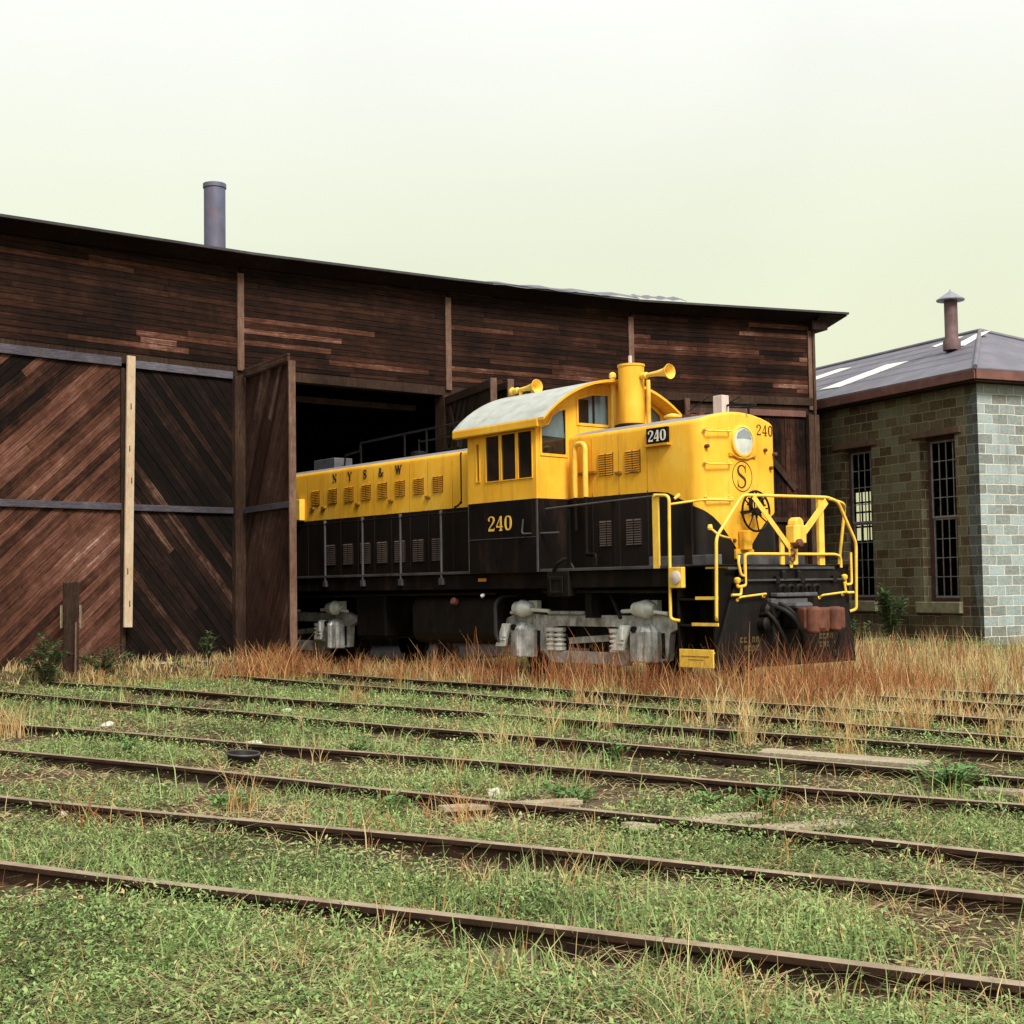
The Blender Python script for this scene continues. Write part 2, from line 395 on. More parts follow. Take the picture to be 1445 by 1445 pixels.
M['ventcap'] = simple("grey_tin_cap", (.26,.28,.32), .5, .3, .2, (.1,.08,.08), .5, 6, .1)

def rail_mat():
    t = NT("rusty_rail_steel"); v = t.co(); g = t.node("ShaderNodeNewGeometry"); s = t.node("ShaderNodeSeparateXYZ"); t.l.new(g.outputs["Normal"], s.inputs[0])
    n1 = t.noise(v, 5, 6, .7); n2 = t.noise(v, 30, 4, .7)
    c = t.ramp(n1, [(.3, (.016,.008,.005)), (.55, (.040,.018,.010)), (.8, (.09,.042,.022))])
    c = t.mix(t.ramp(n2, [(.6, 0), (.8, .6)]), c, (.17,.08,.04))
    t.set(c, .7, .2, .3); t.bump(n2, .4, .003); return t.m
M['rail'] = rail_mat()
def railhead_mat():
    t = NT("dull_pale_rail_head"); v = t.co(); n1 = t.noise(v, 4, 6, .7)  # top face paler than the rest of the rail
    t.set(t.ramp(n1, [(.3, (.22,.155,.10)), (.6, (.40,.32,.22)), (.85, (.55,.47,.36))]), .5, .3, .4); return t.m
M['railhead'] = railhead_mat()
M['tie'] = boards("rotten_tie_wood", [(.2,(.03,.018,.012)), (.5,(.075,.048,.032)), (.85,(.19,.14,.10))], (1,8,1), 5)

def ground_mat():
    t = NT("cindery_soil"); v = t.co()
    n1 = t.noise(v, .45, 6, .65); n2 = t.noise(v, 6, 6, .7); n3 = t.noise(v, 45, 4, .7)
    soil = t.ramp(n2, [(.32, (.022,.012,.007)), (.54, (.085,.048,.027)), (.78, (.26,.18,.11))])
    green = t.ramp(n3, [(.3, (.022,.050,.014)), (.7, (.075,.135,.040))])
    c = t.mix(t.ramp(n1, [(.46, 0), (.66, .55)]), soil, green)
    c = t.mix(t.ramp(n3, [(.62, 0), (.72, .7)]), c, (.34,.26,.16))
    t.set(c, .95, 0, .2); t.bump(t.math('ADD', n2, t.math('MULTIPLY', n3, .5)), .9, .04); return t.m
M['ground'] = ground_mat()
def leaf_mat(name, stops, trans=.25):
    t = NT(name); tint = t.attr("tint"); v = t.co(); n1 = t.noise(v, .8, 3, .6)
    f = t.math('ADD', t.math('MULTIPLY', tint, .75), t.math('MULTIPLY', t.math('SUBTRACT', n1, .38), .6))
    c = t.ramp(f, stops); t.set(c, .7, 0, .25)
    tr = t.node("ShaderNodeBsdfTranslucent"); t.l.new(c, tr.inputs[0])
    mx = t.node("ShaderNodeMixShader"); mx.inputs[0].default_value = trans
    t.l.new(t.p.outputs[0], mx.inputs[1]); t.l.new(tr.outputs[0], mx.inputs[2])
    t.l.new(mx.outputs[0], t.n["Material Output"].inputs["Surface"]); return t.m
M['green'] = leaf_mat("low_green_weeds", [(.04,(.045,.055,.018)), (.20,(.11,.17,.048)), (.42,(.255,.385,.125)), (.64,(.41,.51,.205)), (.82,(.52,.42,.20)), (.97,(.56,.42,.25))])
M['straw'] = leaf_mat("dry_grass_blades", [(.04,(.17,.055,.025)), (.20,(.34,.12,.045)), (.38,(.50,.27,.105)), (.58,(.60,.43,.20)), (.78,(.64,.55,.29)), (.90,(.46,.45,.18)), (.98,(.22,.28,.08))])
M['bush'] = leaf_mat("shrub_leaves", [(.1,(.03,.06,.022)), (.45,(.07,.125,.045)), (.75,(.13,.20,.08)), (.95,(.30,.26,.12))])
M['rosette'] = leaf_mat("broad_weed_leaves", [(.1,(.06,.13,.035)), (.45,(.13,.27,.075)), (.75,(.21,.37,.125)), (.95,(.34,.42,.18))])
M['stem'] = simple("weed_stem", (.10,.07,.03), .8, 0, .3, (.05,.03,.02), .3, 8, 0)

# ------------------------------------------------------------------ ground
def sstep(a, b, x):
    t = np.clip((x-a)/(b-a), 0, 1); return t*t*(3-2*t)
def gnoise(x, y):
    return (np.sin(x*1.3+y*.7)*np.sin(y*1.1-x*.4)*.5 + np.sin(x*3.1+1.7)*np.sin(y*2.7+.4)*.3 + np.sin(x*6.3-y*4.1)*.2)
V0, V1, V2, V3, V4 = [Vector(p) for p in ((-9.23,24.48,0), (-5.474,28.251,0), (-1.41,31.511,0), (2.96,34.26,0), (7.80,36.2,0))]
VMx = V0 - (Matrix.Rotation(R(6.5), 3, 'Z') @ (V1-V0))
def gheight(x, y):
    x = np.asarray(x, float); y = np.asarray(y, float)
    z = -.115 + .025*gnoise(x, y)
    z = z + .16*sstep(4.5, .4, np.abs((x-8)*.906 + (y-34)*.423 - .3)) * sstep(6.0, 9.0, x) * sstep(18, 24, y)  # bank by the stone wall
    for A_, B_ in ((VMx, V0), (V0, V1)):
        d = (B_-A_); L = d.length; d = d.normalized(); al = (x-A_.x)*d.x + (y-A_.y)*d.y; ds = (x-A_.x)*d.y - (y-A_.y)*d.x
        z = z + .30*sstep(1.15, .25, np.abs(ds-.1))*sstep(-.2, .1, al)*sstep(L+.1, L-.5, al)
    return z
g = []
xs = np.concatenate([np.linspace(-600,-40,12)[:-1], np.linspace(-40,40,321), np.linspace(40,600,12)[1:]])
ys = np.concatenate([np.linspace(-300,-12,8)[:-1], np.linspace(-12,60,289), np.linspace(60,1200,14)[1:]])
gx, gy = np.meshgrid(xs, ys); gz = gheight(gx, gy)
gz = np.where((np.abs(gx) > 40) | (gy > 60) | (gy < -12), -.15, gz)
nv = gx.size; nx = len(xs); ny = len(ys)
idx = np.arange(nv).reshape(ny, nx)
fs = np.stack([idx[:-1,:-1], idx[:-1,1:], idx[1:,1:], idx[1:,:-1]], -1).reshape(-1, 4)
me = bpy.data.meshes.new("ground"); me.from_pydata(np.stack([gx.ravel(), gy.ravel(), gz.ravel()], 1).tolist(), [], fs.tolist())
me.polygons.foreach_set("use_smooth", [True]*len(me.polygons)); me.materials.append(M['ground'])
ground = bpy.data.objects.new("ground", me); COL.objects.link(ground); tag(ground, kind='structure')

# ------------------------------------------------------------------ roundhouse
def clip_poly(poly, x0, y0, x1, y1):
    def cl(ps, f, inter):
        out = []
        for i in range(len(ps)):
            a, b = ps[i-1], ps[i]
            fa, fb = f(a), f(b)
            if (fa >= 0) != (fb >= 0):
                t = fa/(fa-fb); out.append((a[0]+(b[0]-a[0])*t, a[1]+(b[1]-a[1])*t))
            if fb >= 0: out.append(b)
        return out
    for f in (lambda p: p[0]-x0, lambda p: x1-p[0], lambda p: p[1]-y0, lambda p: y1-p[1]):
        poly = cl(poly, f, None)
        if len(poly) < 3: return []
    return poly

def board_panel(mb, Mx, x0, y0, x1, y1, angle=0.0, bw=.15, mi=0, thick=.025, joints=(1.2, 3.5), gap=.006, lo=.0, hi=1.0, warp=.006, missing=0.0, streaky=False):
    """boards at an angle clipped to a rectangle in the local xy plane of Mx; +z is outwards"""
    ca, sa = math.cos(angle), math.sin(angle)
    cx, cy = (x0+x1)/2, (y0+y1)/2; half = math.hypot(x1-x0, y1-y0)/2 + bw
    k = -half; streak = .5
    while k < half:
        a = -half + random.uniform(0, 1.5)-1.5
        streak = .55*streak + .45*random.random()
        while a < half:
            L = random.uniform(*joints); b = a + L
            q = []
            for px, py in ((a+gap*.3, k+gap/2), (b-gap*.3, k+gap/2), (b-gap*.3, k+bw-gap/2), (a+gap*.3, k+bw-gap/2)):
                q.append((cx + px*ca - py*sa, cy + px*sa + py*ca))
            a = b
            q = clip_poly(q, x0, y0, x1, y1)
            if len(q) < 3 or random.random() < missing: continue
            if streaky:
                u_ = random.random(); tt_ = .30 + .26*(streak-.5) + random.gauss(0,.08)
                if streak > .50 and u_ < .34: tt_ = random.uniform(.45, .95)
                elif u_ > .90: tt_ = random.uniform(0, .15)
                tint = lo + (hi-lo)*min(1, max(0, tt_))
            else: tint = lo + (hi-lo)*min(1, max(0, .35*streak + .65*random.random() + random.gauss(0,.16)))
            dz = random.uniform(0, warp)
            ox, oy = random.uniform(0, 50), random.uniform(0, 50)
            gq = [((px-cx)*ca + (py-cy)*sa + ox, -(px-cx)*sa + (py-cy)*ca + oy, 0) for px, py in q]
            mb.plate(q, (), thick, Mx @ Matrix.Translation((0,0,thick+dz)), mi, tint, gq)
        k += bw

roundhouse = thing("roundhouse", "long dark brown weathered wooden engine house with tall plank doors curving round behind the locomotive", "building", (0,0,0))
def seg_frame(A_, B_):
    ex = (B_-A_); L = ex.length; ex = ex.normalized(); ez = Vector((ex.y, -ex.x, 0)); ey = Vector((0,0,1))
    return frame_pt(A_, ex, ey, ez), L            # local x along the wall, y up, z outwards (to the yard)
def poly_next(A_, B_, dang):
    d = B_-A_; return B_ + Matrix.Rotation(dang, 3, 'Z') @ d
VM = V0 - (Matrix.Rotation(R(6.5), 3, 'Z') @ (V1-V0)); VMM = VM - (Matrix.Rotation(R(13), 3, 'Z') @ (V1-V0))
VS = [VMM, VM, V0, V1, V2, V3, V4]
ROOFH = [7.86, 7.95, 8.06, 8.22, 8.34, 8.36, 8.38]
LINT = 6.05
for i in range(6):
    Mx, L = seg_frame(VS[i], VS[i+1])
    h0, h1 = ROOFH[i], ROOFH[i+1]
    w = MB()
    board_panel(w, Mx, 0.02, LINT, L-.02, max(h0,h1)-.02, 0, .118, 0, .022, (.7, 4.5), .010, 0.0, 1.0, .008, 0.0, True)
    w.box((0, LINT, -.12), (L, min(h0,h1)-.06, -.005), 0, .05, Mx)
    w.build("wall", [M['siding']], roundhouse)
    hb = MB()                                        # header beam over the doors
    hb.box((.0, LINT-.22, -.25), (L, LINT-.003, .012), 0, .35, Mx)
    hb.build("header_beam", [M['timber']], roundhouse, bevel=.01)
    fa = MB()
    q = [Mx @ Vector(p) for p in ((0,h0-.16,.10),(L,h1-.16,.10),(L,h1+.02,.50),(0,h0+.02,.50),(0,h0-.05,-.2),(L,h1-.05,-.2))]
    fa.add(q, [(0,1,2,3),(0,4,5,1)])
    fa.t = [.02]*len(fa.t); fa.build("eave_boarding", [M['timber']], roundhouse)  # darkest tint deepens the shade under the overhang through colour
# roof: one folded sheet that overhangs the front, sinks gently to the back
rb = MB(); topf, topb, botf, botb = [], [], [], []
for i, P_ in enumerate(VS):
    a = seg_frame(VS[max(i-1,0)], VS[max(i,1)])[0].to_3x3().col[2]; b = seg_frame(VS[min(i,5)], VS[min(i+1,6)])[0].to_3x3().col[2]
    n_ = (a+b).normalized()
    ext = Vector((0,0,0))
    if i == 6: ext = (VS[6]-VS[5]).normalized()*.85
    f_ = P_ + n_*.55 + ext; b_ = P_ - n_*21 + ext
    zt = ROOFH[i] + .06 + (.02 if i == 6 else 0)
    topf.append(f_ + Vector((0,0,zt))); topb.append(b_ + Vector((0,0,zt-.6))); botf.append(f_ + Vector((0,0,zt-.05))); botb.append(b_ + Vector((0,0,zt-.75)))
n7 = 7
vs = topf + topb + botf + botb; fs = []
for i in range(6):
    fs += [(i, i+1, 7+i+1, 7+i), (14+i, 21+i, 21+i+1, 14+i+1), (i, 14+i, 14+i+1, i+1), (7+i, 7+i+1, 21+i+1, 21+i)]
fs += [(0, 7, 21, 14), (6, 20, 27, 13)]
rb.add(vs, fs)
roof = rb.build("roof", [M['roof_felt']], roundhouse)
# lifted strip of felt along the eave, and a purlin end at the corner
ff = MB()
fp = []
Mx5, L5 = seg_frame(V3, V4); Mx4, L4 = seg_frame(V2, V3)
for Mq, x0, x1, h0, h1 in ((Mx4, .9, 5.05, 8.36, 8.45), (Mx5, -.1, 1.3, 8.46, 8.47)):
    n = 14
    for k in range(n):
        a = x0 + (x1-x0)*k/n; b = x0 + (x1-x0)*(k+1)/n; ha = h0+(h1-h0)*k/n+.02*math.sin(k*1.7); hb_ = h0+(h1-h0)*(k+1)/n+.02*math.sin((k+1)*1.7)
        ff.add([Mq @ Vector(p) for p in ((a,ha+.0,.57),(b,hb_+.0,.57),(b,hb_+.13,.25),(a,ha+.13,.25),(a,ha-.012,.575),(b,hb_-.012,.575))], [(0,1,2,3),(0,4,5,1)])
ff.build("lifted_felt_strip", [M['slate']], roof, fix=False)
pe = MB(); pe.box((L5-.1, 8.02, -.3), (L5+.36, 8.26, .28), 0, .1, Mx5)
pe.add([Mx5 @ Vector(p) for p in ((L5,8.05,.1),(L5+.38,8.05,.1),(L5+.84,8.385,.5),(L5,8.385,.5),(L5,8.05,-.4),(L5+.38,8.05,-.4),(L5+.84,8.385,-.4),(L5,8.385,-.4))],
       [(0,1,2,3),(4,7,6,5),(1,5,6,2),(0,4,5,1)], 0, .1)
pe.build("purlin_end", [M['timber']], roundhouse)
# battens and posts at the bends of the front
for i, P_ in enumerate(VS):
    a = seg_frame(VS[max(i-1,0)], VS[max(i,1)])[0].to_3x3().col[2]; b = seg_frame(VS[min(i,5)], VS[min(i+1,6)])[0].to_3x3().col[2]
    n_ = (a+b).normalized(); e_ = Vector((-n_.y, n_.x, 0))
    Mp = frame_pt(P_, e_, Vector((0,0,1)), n_)
    bt = MB(); wd = .075 if i != 6 else .11
    bt.box((-wd, LINT-.1, .035), (wd, ROOFH[i]-.28, .075), 0, .55, Mp)
    bt.build("batten", [M['timber_pink']], roundhouse, bevel=.008)
    po = MB(); wd = .16
    po.box((-wd, -.15, -.30), (wd, LINT-.225, .10), 0, .45 if i != 6 else .7, Mp)
    po.build("door_post", [M['timber']], roundhouse, bevel=.012)
# the other walls, and the inside
back = [P_ - (Vector((0,0,0)) + (seg_frame(VS[max(j-1,0)], VS[max(j,1)])[0].to_3x3().col[2] + seg_frame(VS[min(j,5)], VS[min(j+1,6)])[0].to_3x3().col[2]).normalized()*20.5) for j, P_ in enumerate(VS)]
bw_ = MB()
for i in range(6):
    a, b = back[i], back[i+1]
    bw_.add([a+Vector((0,0,-.2)), b+Vector((0,0,-.2)), b+Vector((0,0,7.9)), a+Vector((0,0,7.8))], [(0,1,2,3)])
for a, b in ((VS[0], back[0]), (VS[6], back[6])):
    bw_.add([a+Vector((0,0,-.2)), b+Vector((0,0,-.2)), b+Vector((0,0,7.6)), a+Vector((0,0,8.25))], [(0,1,2,3)])
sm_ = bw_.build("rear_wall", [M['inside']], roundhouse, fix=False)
so = sm_.modifiers.new("thick", 'SOLIDIFY'); so.thickness = .12
fl = MB(); fl.add([p+Vector((0,0,-.055)) for p in VS] + [p+Vector((0,0,-.055)) for p in back], [(i, i+1, 8+i, 7+i) for i in range(6)])
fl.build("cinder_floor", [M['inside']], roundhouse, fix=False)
# end wall siding seen past the corner
Mend = frame_pt(V4, (back[6]-V4).normalized(), Vector((0,0,1)), (V4-V3).normalized())
ew = MB(); board_panel(ew, Mend, .1, 0, 9, 8.1, 0, .155, 0, .022); ew.build("end_wall", [M['siding']], roundhouse)
cp_ = MB(); cp_.box((-.12, -.1, .002), (.10, 8.1, .07), 0, .75, Mend); cp_.build("corner_board", [M['timber']], roundhouse, bevel=.008)
ib = MB()                                           # tie beams inside, seen through the open doorway
Mx3, L3 = seg_frame(V1, V2)
ib.box((.1, 5.60, -1.25), (L3-.1, 5.72, -1.1), 0, .55, Mx3); ib.build("inner_beam", [M['timber']], roundhouse)

def door(name, Mx, w, h0, h1, angle, mat, lo, hi, rails, lab=None, edge=None, brace=None, thick=.07, bw=.15, missing=0.0):
    """a door leaf in the xy plane of Mx from x=0..w"""
    d = MB()
    board_panel(d, Mx, 0, h0, w, h1, angle, bw, 0, .026, (3.0, 11.0), .009, lo, hi, .010, missing)
    d.box((.02, h0+.03, -.03), (w-.02, h1-.02, -.004), 0, .02, Mx)
    o = d.build("door", [mat], roundhouse)
    if lab: o['label'] = lab
    for (y, hh, mt, tn) in rails:
        r_ = MB(); r_.box((0, y, .0385), (w, y+hh, .0385+.055), 0, tn, Mx); r_.build("door_rail", [mt], o, bevel=.008)
    if edge is not None:
        e_ = MB(); e_.box((w+.002, h0-.02, -.045), (w+.05, h1+.02, .095), 0, edge, Mx); e_.build("edge_board", [M['timber_pink']], o, bevel=.006)
    if brace:
        for a, b in brace:
            b_ = MB(); b_.bar(Mx @ Vector((a[0], a[1], .080)), Mx @ Vector((b[0], b[1], .080)), .15, .03, 0, .5, roll=Mx.to_3x3().col[2]); b_.build("brace", [M['timber']], o)
    return o
Mx1, L1 = seg_frame(V0, V1); Mx0, L0 = seg_frame(VM, V0)
# stall at the left: two closed leaves that meet behind the pale plank
door("door", Mx1 @ Matrix.Translation((.17,0,0)), L1/2-.20, .20, 5.76, R(42), M['door_red'], .12, 1.0, [(5.765, .17, M['blue_rail'], .6), (3.05, .13, M['blue_rail'], .45)], "closed door leaf of peeling red-brown diagonal boards", missing=.012)
door("door", Mx1 @ Matrix.Translation((L1/2+.12,0,-.05)), L1/2-.30, .14, 5.76, R(-50), M['door_dark'], .05, .86, [(5.765, .15, M['blue_rail'], .75), (3.05, .12, M['blue_rail'], .35)], "closed door leaf of blackened diagonal boards")
door("door", Mx0 @ Matrix.Translation((.17,0,0)), L0/2-.20, .36, 5.76, R(42), M['door_mid'], .1, .9, [(5.765, .17, M['blue_rail'], .6), (3.05, .13, M['blue_rail'], .45)])
door("door", Mx0 @ Matrix.Translation((L0/2+.03,0,0)), L0/2-.20, .36, 5.76, R(-42), M['door_mid'], .2, .95, [(5.765, .17, M['blue_rail'], .6), (3.05, .13, M['blue_rail'], .45)])
jp = MB(); jp.box((L1/2-.03, .10, .0), (L1/2+.06, 5.74, .08), 0, .35, Mx1); jp.build("meeting_post", [M['timber']], roundhouse, bevel=.008)
for a, b, t_, z_ in ((.3,1.0,.42,.17),(1.35,1.85,.40,.15),(2.9,3.62,.46,.16),(3.95,4.35,.42,.15),(4.6,5.0,.44,.14)):
    fo = MB(); n_ = 7; top_ = []
    ol = [(a, .05), (b, .07), (b+.04, t_*.6), (b-.06, t_), ((a+b)/2, t_+random.uniform(-.05,.03)), (a+.05, t_-.04)]
    fo.plate([(x, -z) for x, z in ol], [], .16, Mx1 @ frame_pt(Vector((0, z_+random.uniform(-.02,.02), 0)), Vector((1,0,.0)), Vector((0,0,-1)), Vector((0,1,0))))
    fo.build("foundation_stone", [M['concrete']], roundhouse, bevel=.03)
# open leaf of the locomotive's stall, swung out towards the yard
def hinge(P_, Q_, out=1):
    ex = (Q_-P_); L = ex.length; ex.normalize(); ez = Vector((ex.y, -ex.x, 0))*out
    return frame_pt(P_, ex, Vector((0,0,1)), ez), L
H2 = V1 + Vector((.18, -.10, 0)); F2 = Vector((-4.10, 26.30, 0))
Mh, Lh = hinge(H2, F2)
door("door", Mh, Lh, .36, 5.80, R(62), M['door_mid'], .15, .95, [(5.80, .16, M['door_mid'], .75), (3.05, .12, M['blue_rail'], .35)], "open door leaf of grey-brown steep diagonal boards", edge=.55)
# right leaf of the same stall, standing open, its braced back to the doorway
H3 = V2 + Vector((.02,-.12,0)); F3 = Vector((-.33, 28.75, 0)); Mh, Lh = hinge(H3, F3)
door("door", Mh, Lh, .36, 5.78, R(58), M['door_olive'], .15, .9, [(5.6, .18, M['timber'], .45), (3.9, .14, M['timber'], .4), (1.2, .14, M['timber'], .4)], "open door leaf seen from its olive-brown braced back", edge=.4, brace=[((.3,5.5),(1.1,4.0)), ((.3,3.8),(2.3,1.4))])
H4 = V2 + Vector((.28,-.05,0)); F4 = Vector((.02, 28.95, 0)); Mh, Lh = hinge(H4, F4)
door("door", Mh, Lh, .36, 5.78, R(58), M['door_mid'], .1, .6, [(5.6, .16, M['timber'], .4)], None, edge=.5)
H5 = V3 + Vector((-.25,-.2,0)); F5 = Vector((4.05, 32.3, 0)); Mh, Lh = hinge(H5, F5, -1)
door("door", Mh, Lh, .36, 5.78, R(58), M['door_mid'], .1, .7, [(5.6, .16, M['timber'], .4)], None, edge=.45)
# last stall: closed, boarded with steep braces
door("door", Mx5 @ Matrix.Translation((.17,0,-.06)), L5/2-.2, .3, 5.76, R(55), M['door_mid'], .0, .7, [(5.765, .14, M['timber'], .6), (3.05, .12, M['timber'], .4)])
door("door", Mx5 @ Matrix.Translation((L5/2+.05,0,-.06)), L5/2-.25, .3, 5.76, R(90), M['door_red'], .0, .42, [(5.765, .16, M['fascia'], .5), (3.05, .12, M['timber'], .4)], "closed door leaf of dark red upright boards", brace=[((.35,5.7),(2.0,3.9))])
lc = MB(); lc.box((.0, 6.06, .05), (L5, 6.26, .085), 0, .45, Mx5); lc.build("ledger_board", [M['timber']], roundhouse, bevel=.006)
# tall steel smoke stack on the roof
st = MB(); sp0 = Vector((-7.09, 33.6, 0))
st.lathe(sp0 + Vector((0,0,7.0)), (0,0,1), [(0,.32),(.6,.32),(.62,.262),(2.3,.262),(2.31,.272),(2.36,.272),(2.37,.258),(4.25,.258),(4.26,.28),(4.36,.28)], 22)
st.build("smoke_stack", [M['stack']], roof, smooth=True)

# ------------------------------------------------------------------ stone building
stone = thing("stone_building", "rock-faced block building with tall sash windows and hipped slate roof, at the right", "building", (10.68,32.0,0))
ph = R(-65); su = Vector((math.cos(ph), math.sin(ph), 0)); sn = Vector((-math.sin(ph), math.cos(ph), 0))   # su towards the near corner, sn inwards
SO = Vector((10.68, 32.0, 0))
def SM(ex, ez, P_=Vector((0,0,0))): return frame_pt(P_, ex, Vector((0,0,1)), ez)
FACE = SM(-su, -sn)                    # x runs away along the long face, z outwards; origin at the near corner (local to the empty)
DEPTH, LEN, HT = 6.9, 15.0, 6.02
def wall_uv(o, Minv, u0=0.0, us=1.0):
    me = o.data; uvl = me.uv_layers.new(name="wall")
    for p in me.polygons:
        nl = (Minv.to_3x3() @ p.normal)
        for li in p.loop_indices:
            c = Minv @ me.vertices[me.loops[li].vertex_index].co
            if abs(nl.z) > .5: uvl.data[li].uv = (c.x*us+u0, c.y)
            elif abs(nl.x) > .5: uvl.data[li].uv = (c.z+.11, c.y)
            else: uvl.data[li].uv = (c.x, c.z+.1)
W1, W2 = (3.75, 4.95), (.76, 1.96)
def rect(x0, y0, x1, y1): return [(x0,y0),(x1,y0),(x1,y1),(x0,y1)]
w = MB(); w.plate(rect(0,-.4,LEN,HT), [rect(W1[0],1.02,W1[1],4.95), rect(W2[0],1.0,W2[1],4.95)], .38, FACE)
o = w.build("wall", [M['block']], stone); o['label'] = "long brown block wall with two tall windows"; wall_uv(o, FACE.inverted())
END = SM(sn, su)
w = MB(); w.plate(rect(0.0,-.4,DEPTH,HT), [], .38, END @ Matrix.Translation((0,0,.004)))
o = w.build("wall", [M['block_lit']], stone); o['label'] = "blue-grey block wall round the corner, tinted paler for the light it gets"; wall_uv(o, END.inverted(), .23)
BACK = SM(-su, sn, sn*(DEPTH+.002))
w = MB(); w.plate(rect(.39,-.4,LEN,HT), [rect(9.15,2.8,10.5,4.5), rect(11.75,2.8,13.15,4.5)], .38, BACK)
o = w.build("wall", [M['block']], stone); wall_uv(o, BACK.inverted())
FAR = SM(sn, -su, -su*(LEN+.002))
w = MB(); w.plate(rect(0,-.4,DEPTH,HT), [], .38, FAR); o = w.build("wall", [M['block']], stone); wall_uv(o, FAR.inverted())
w = MB(); w.box((.4,-.02,-DEPTH+.4),(LEN-.4,.03,-.4),0,.5,FACE); w.box((.385,5.75,-DEPTH+.385),(LEN-.385,5.85,-.385),0,.5,FACE); w.build("dark_room_floor", [M['inside']], stone)
iw = MB(); iw.plate(rect(.4,0.03,LEN-.4,5.75), [rect(9.10,2.8,10.4,4.5), rect(11.70,2.8,12.9,4.5)], .02, FACE @ Matrix.Translation((0,0,-DEPTH+.42)))
iw.plate(rect(.39,.03,LEN-.39,5.75), [rect(W1[0]-.02,1.0,W1[1]+.02,4.97), rect(W2[0]-.02,.98,W2[1]+.02,4.97)], .02, FACE @ Matrix.Translation((0,0,-.385)))
iw.box((.385,.03,-DEPTH+.43),(.40,5.74,-.41),0,.5,FACE); iw.box((LEN-.40,.03,-DEPTH+.43),(LEN-.385,5.74,-.41),0,.5,FACE)
iw.build("plaster_lining", [M['inside']], stone, fix=False)
# pale quoin blocks down the near corner of the long wall are the same stone; roof
rf = MB(); E0, RIDGE, OV = 6.30, 8.02, .36
hd = DEPTH/2
def LP(x, d, z): return FACE @ Vector((x, z, -d))     # x along the face, d inwards, z up
ev = [LP(-OV,-OV,E0), LP(LEN+OV,-OV,E0), LP(LEN+OV,DEPTH+OV,E0), LP(-OV,DEPTH+OV,E0), LP(hd,hd,RIDGE), LP(LEN-hd,hd,RIDGE)]
evb = [p - Vector((0,0,.03)) for p in ev[:4]]
rf.add(ev + evb, [(0,1,5,4), (1,2,5), (2,3,4,5), (3,0,4), (0,6,7,1), (1,7,8,2), (2,8,9,3), (3,9,6,0), (6,9,8,7)])
sroof = rf.build("roof", [M['slate']], stone)
rc = MB()
for a, b in ((ev[0], ev[4]), (ev[3], ev[4]), (ev[4], ev[5]), (ev[5], ev[1])): rc.tube([a+Vector((0,0,.02)), b+Vector((0,0,.02))], .055, 8)
rc.build("ridge_capping", [M['slate']], sroof)
sl = (RIDGE-E0)/(hd+OV)
def RP(x, d, off=.012): return LP(x, d, E0 + (d+OV)*sl + off)
for name, q in (("tin_patch", [(6.6,.62),(5.55,.46),(4.25,1.72),(5.3,1.88)]), ("tin_patch", [(3.2,2.25),(2.55,2.06),(2.75,3.12),(3.25,3.20)]), ("tin_patch", [(9.9,2.0),(8.9,1.8),(7.6,2.55),(8.4,2.75)]), ("tin_patch", [(4.6,2.85),(4.3,2.70),(3.8,3.2),(4.1,3.28)])):
    p = MB(); a = [RP(*t, .010) for t in q]; b = [RP(*t, .024) for t in q]
    p.add(a+b, [(3,2,1,0),(4,5,6,7),(0,1,5,4),(1,2,6,5),(2,3,7,6),(3,0,4,7)]); p.build(name, [M['tin']], sroof)
sb = MB()                                             # lapped sheet seams running along the roof
for d in (.55, 1.15, 1.75, 2.35, 2.9): sb.add([RP(0.2+d, d, .006), RP(LEN-d, d, .006), RP(LEN-d, d+.07, .02), RP(.2+d, d+.07, .02)], [(0,1,2,3)])
sb.build("lapped_seams", [M['slate']], sroof, fix=False)
fa = MB(); fa.box((-OV+.03, E0-.25, OV-.03), (LEN, E0-.035, OV+.01), 0, .5, FACE)
fa.box((-OV-.0, E0-.25, OV-.035), (-OV+.028, E0-.035, -DEPTH-OV), 0, .5, FACE); fa.build("fascia", [M['fascia']], stone, bevel=.008)
sf = MB(); sf.box((-OV+.04, HT-.02, .006), (LEN, HT+.03, OV-.045), 0, .2, FACE); sf.box((-OV+.04, HT-.02, .003), (-.01, HT+.03, -DEPTH), 0, .2, FACE); sf.build("soffit", [M['timber']], stone)
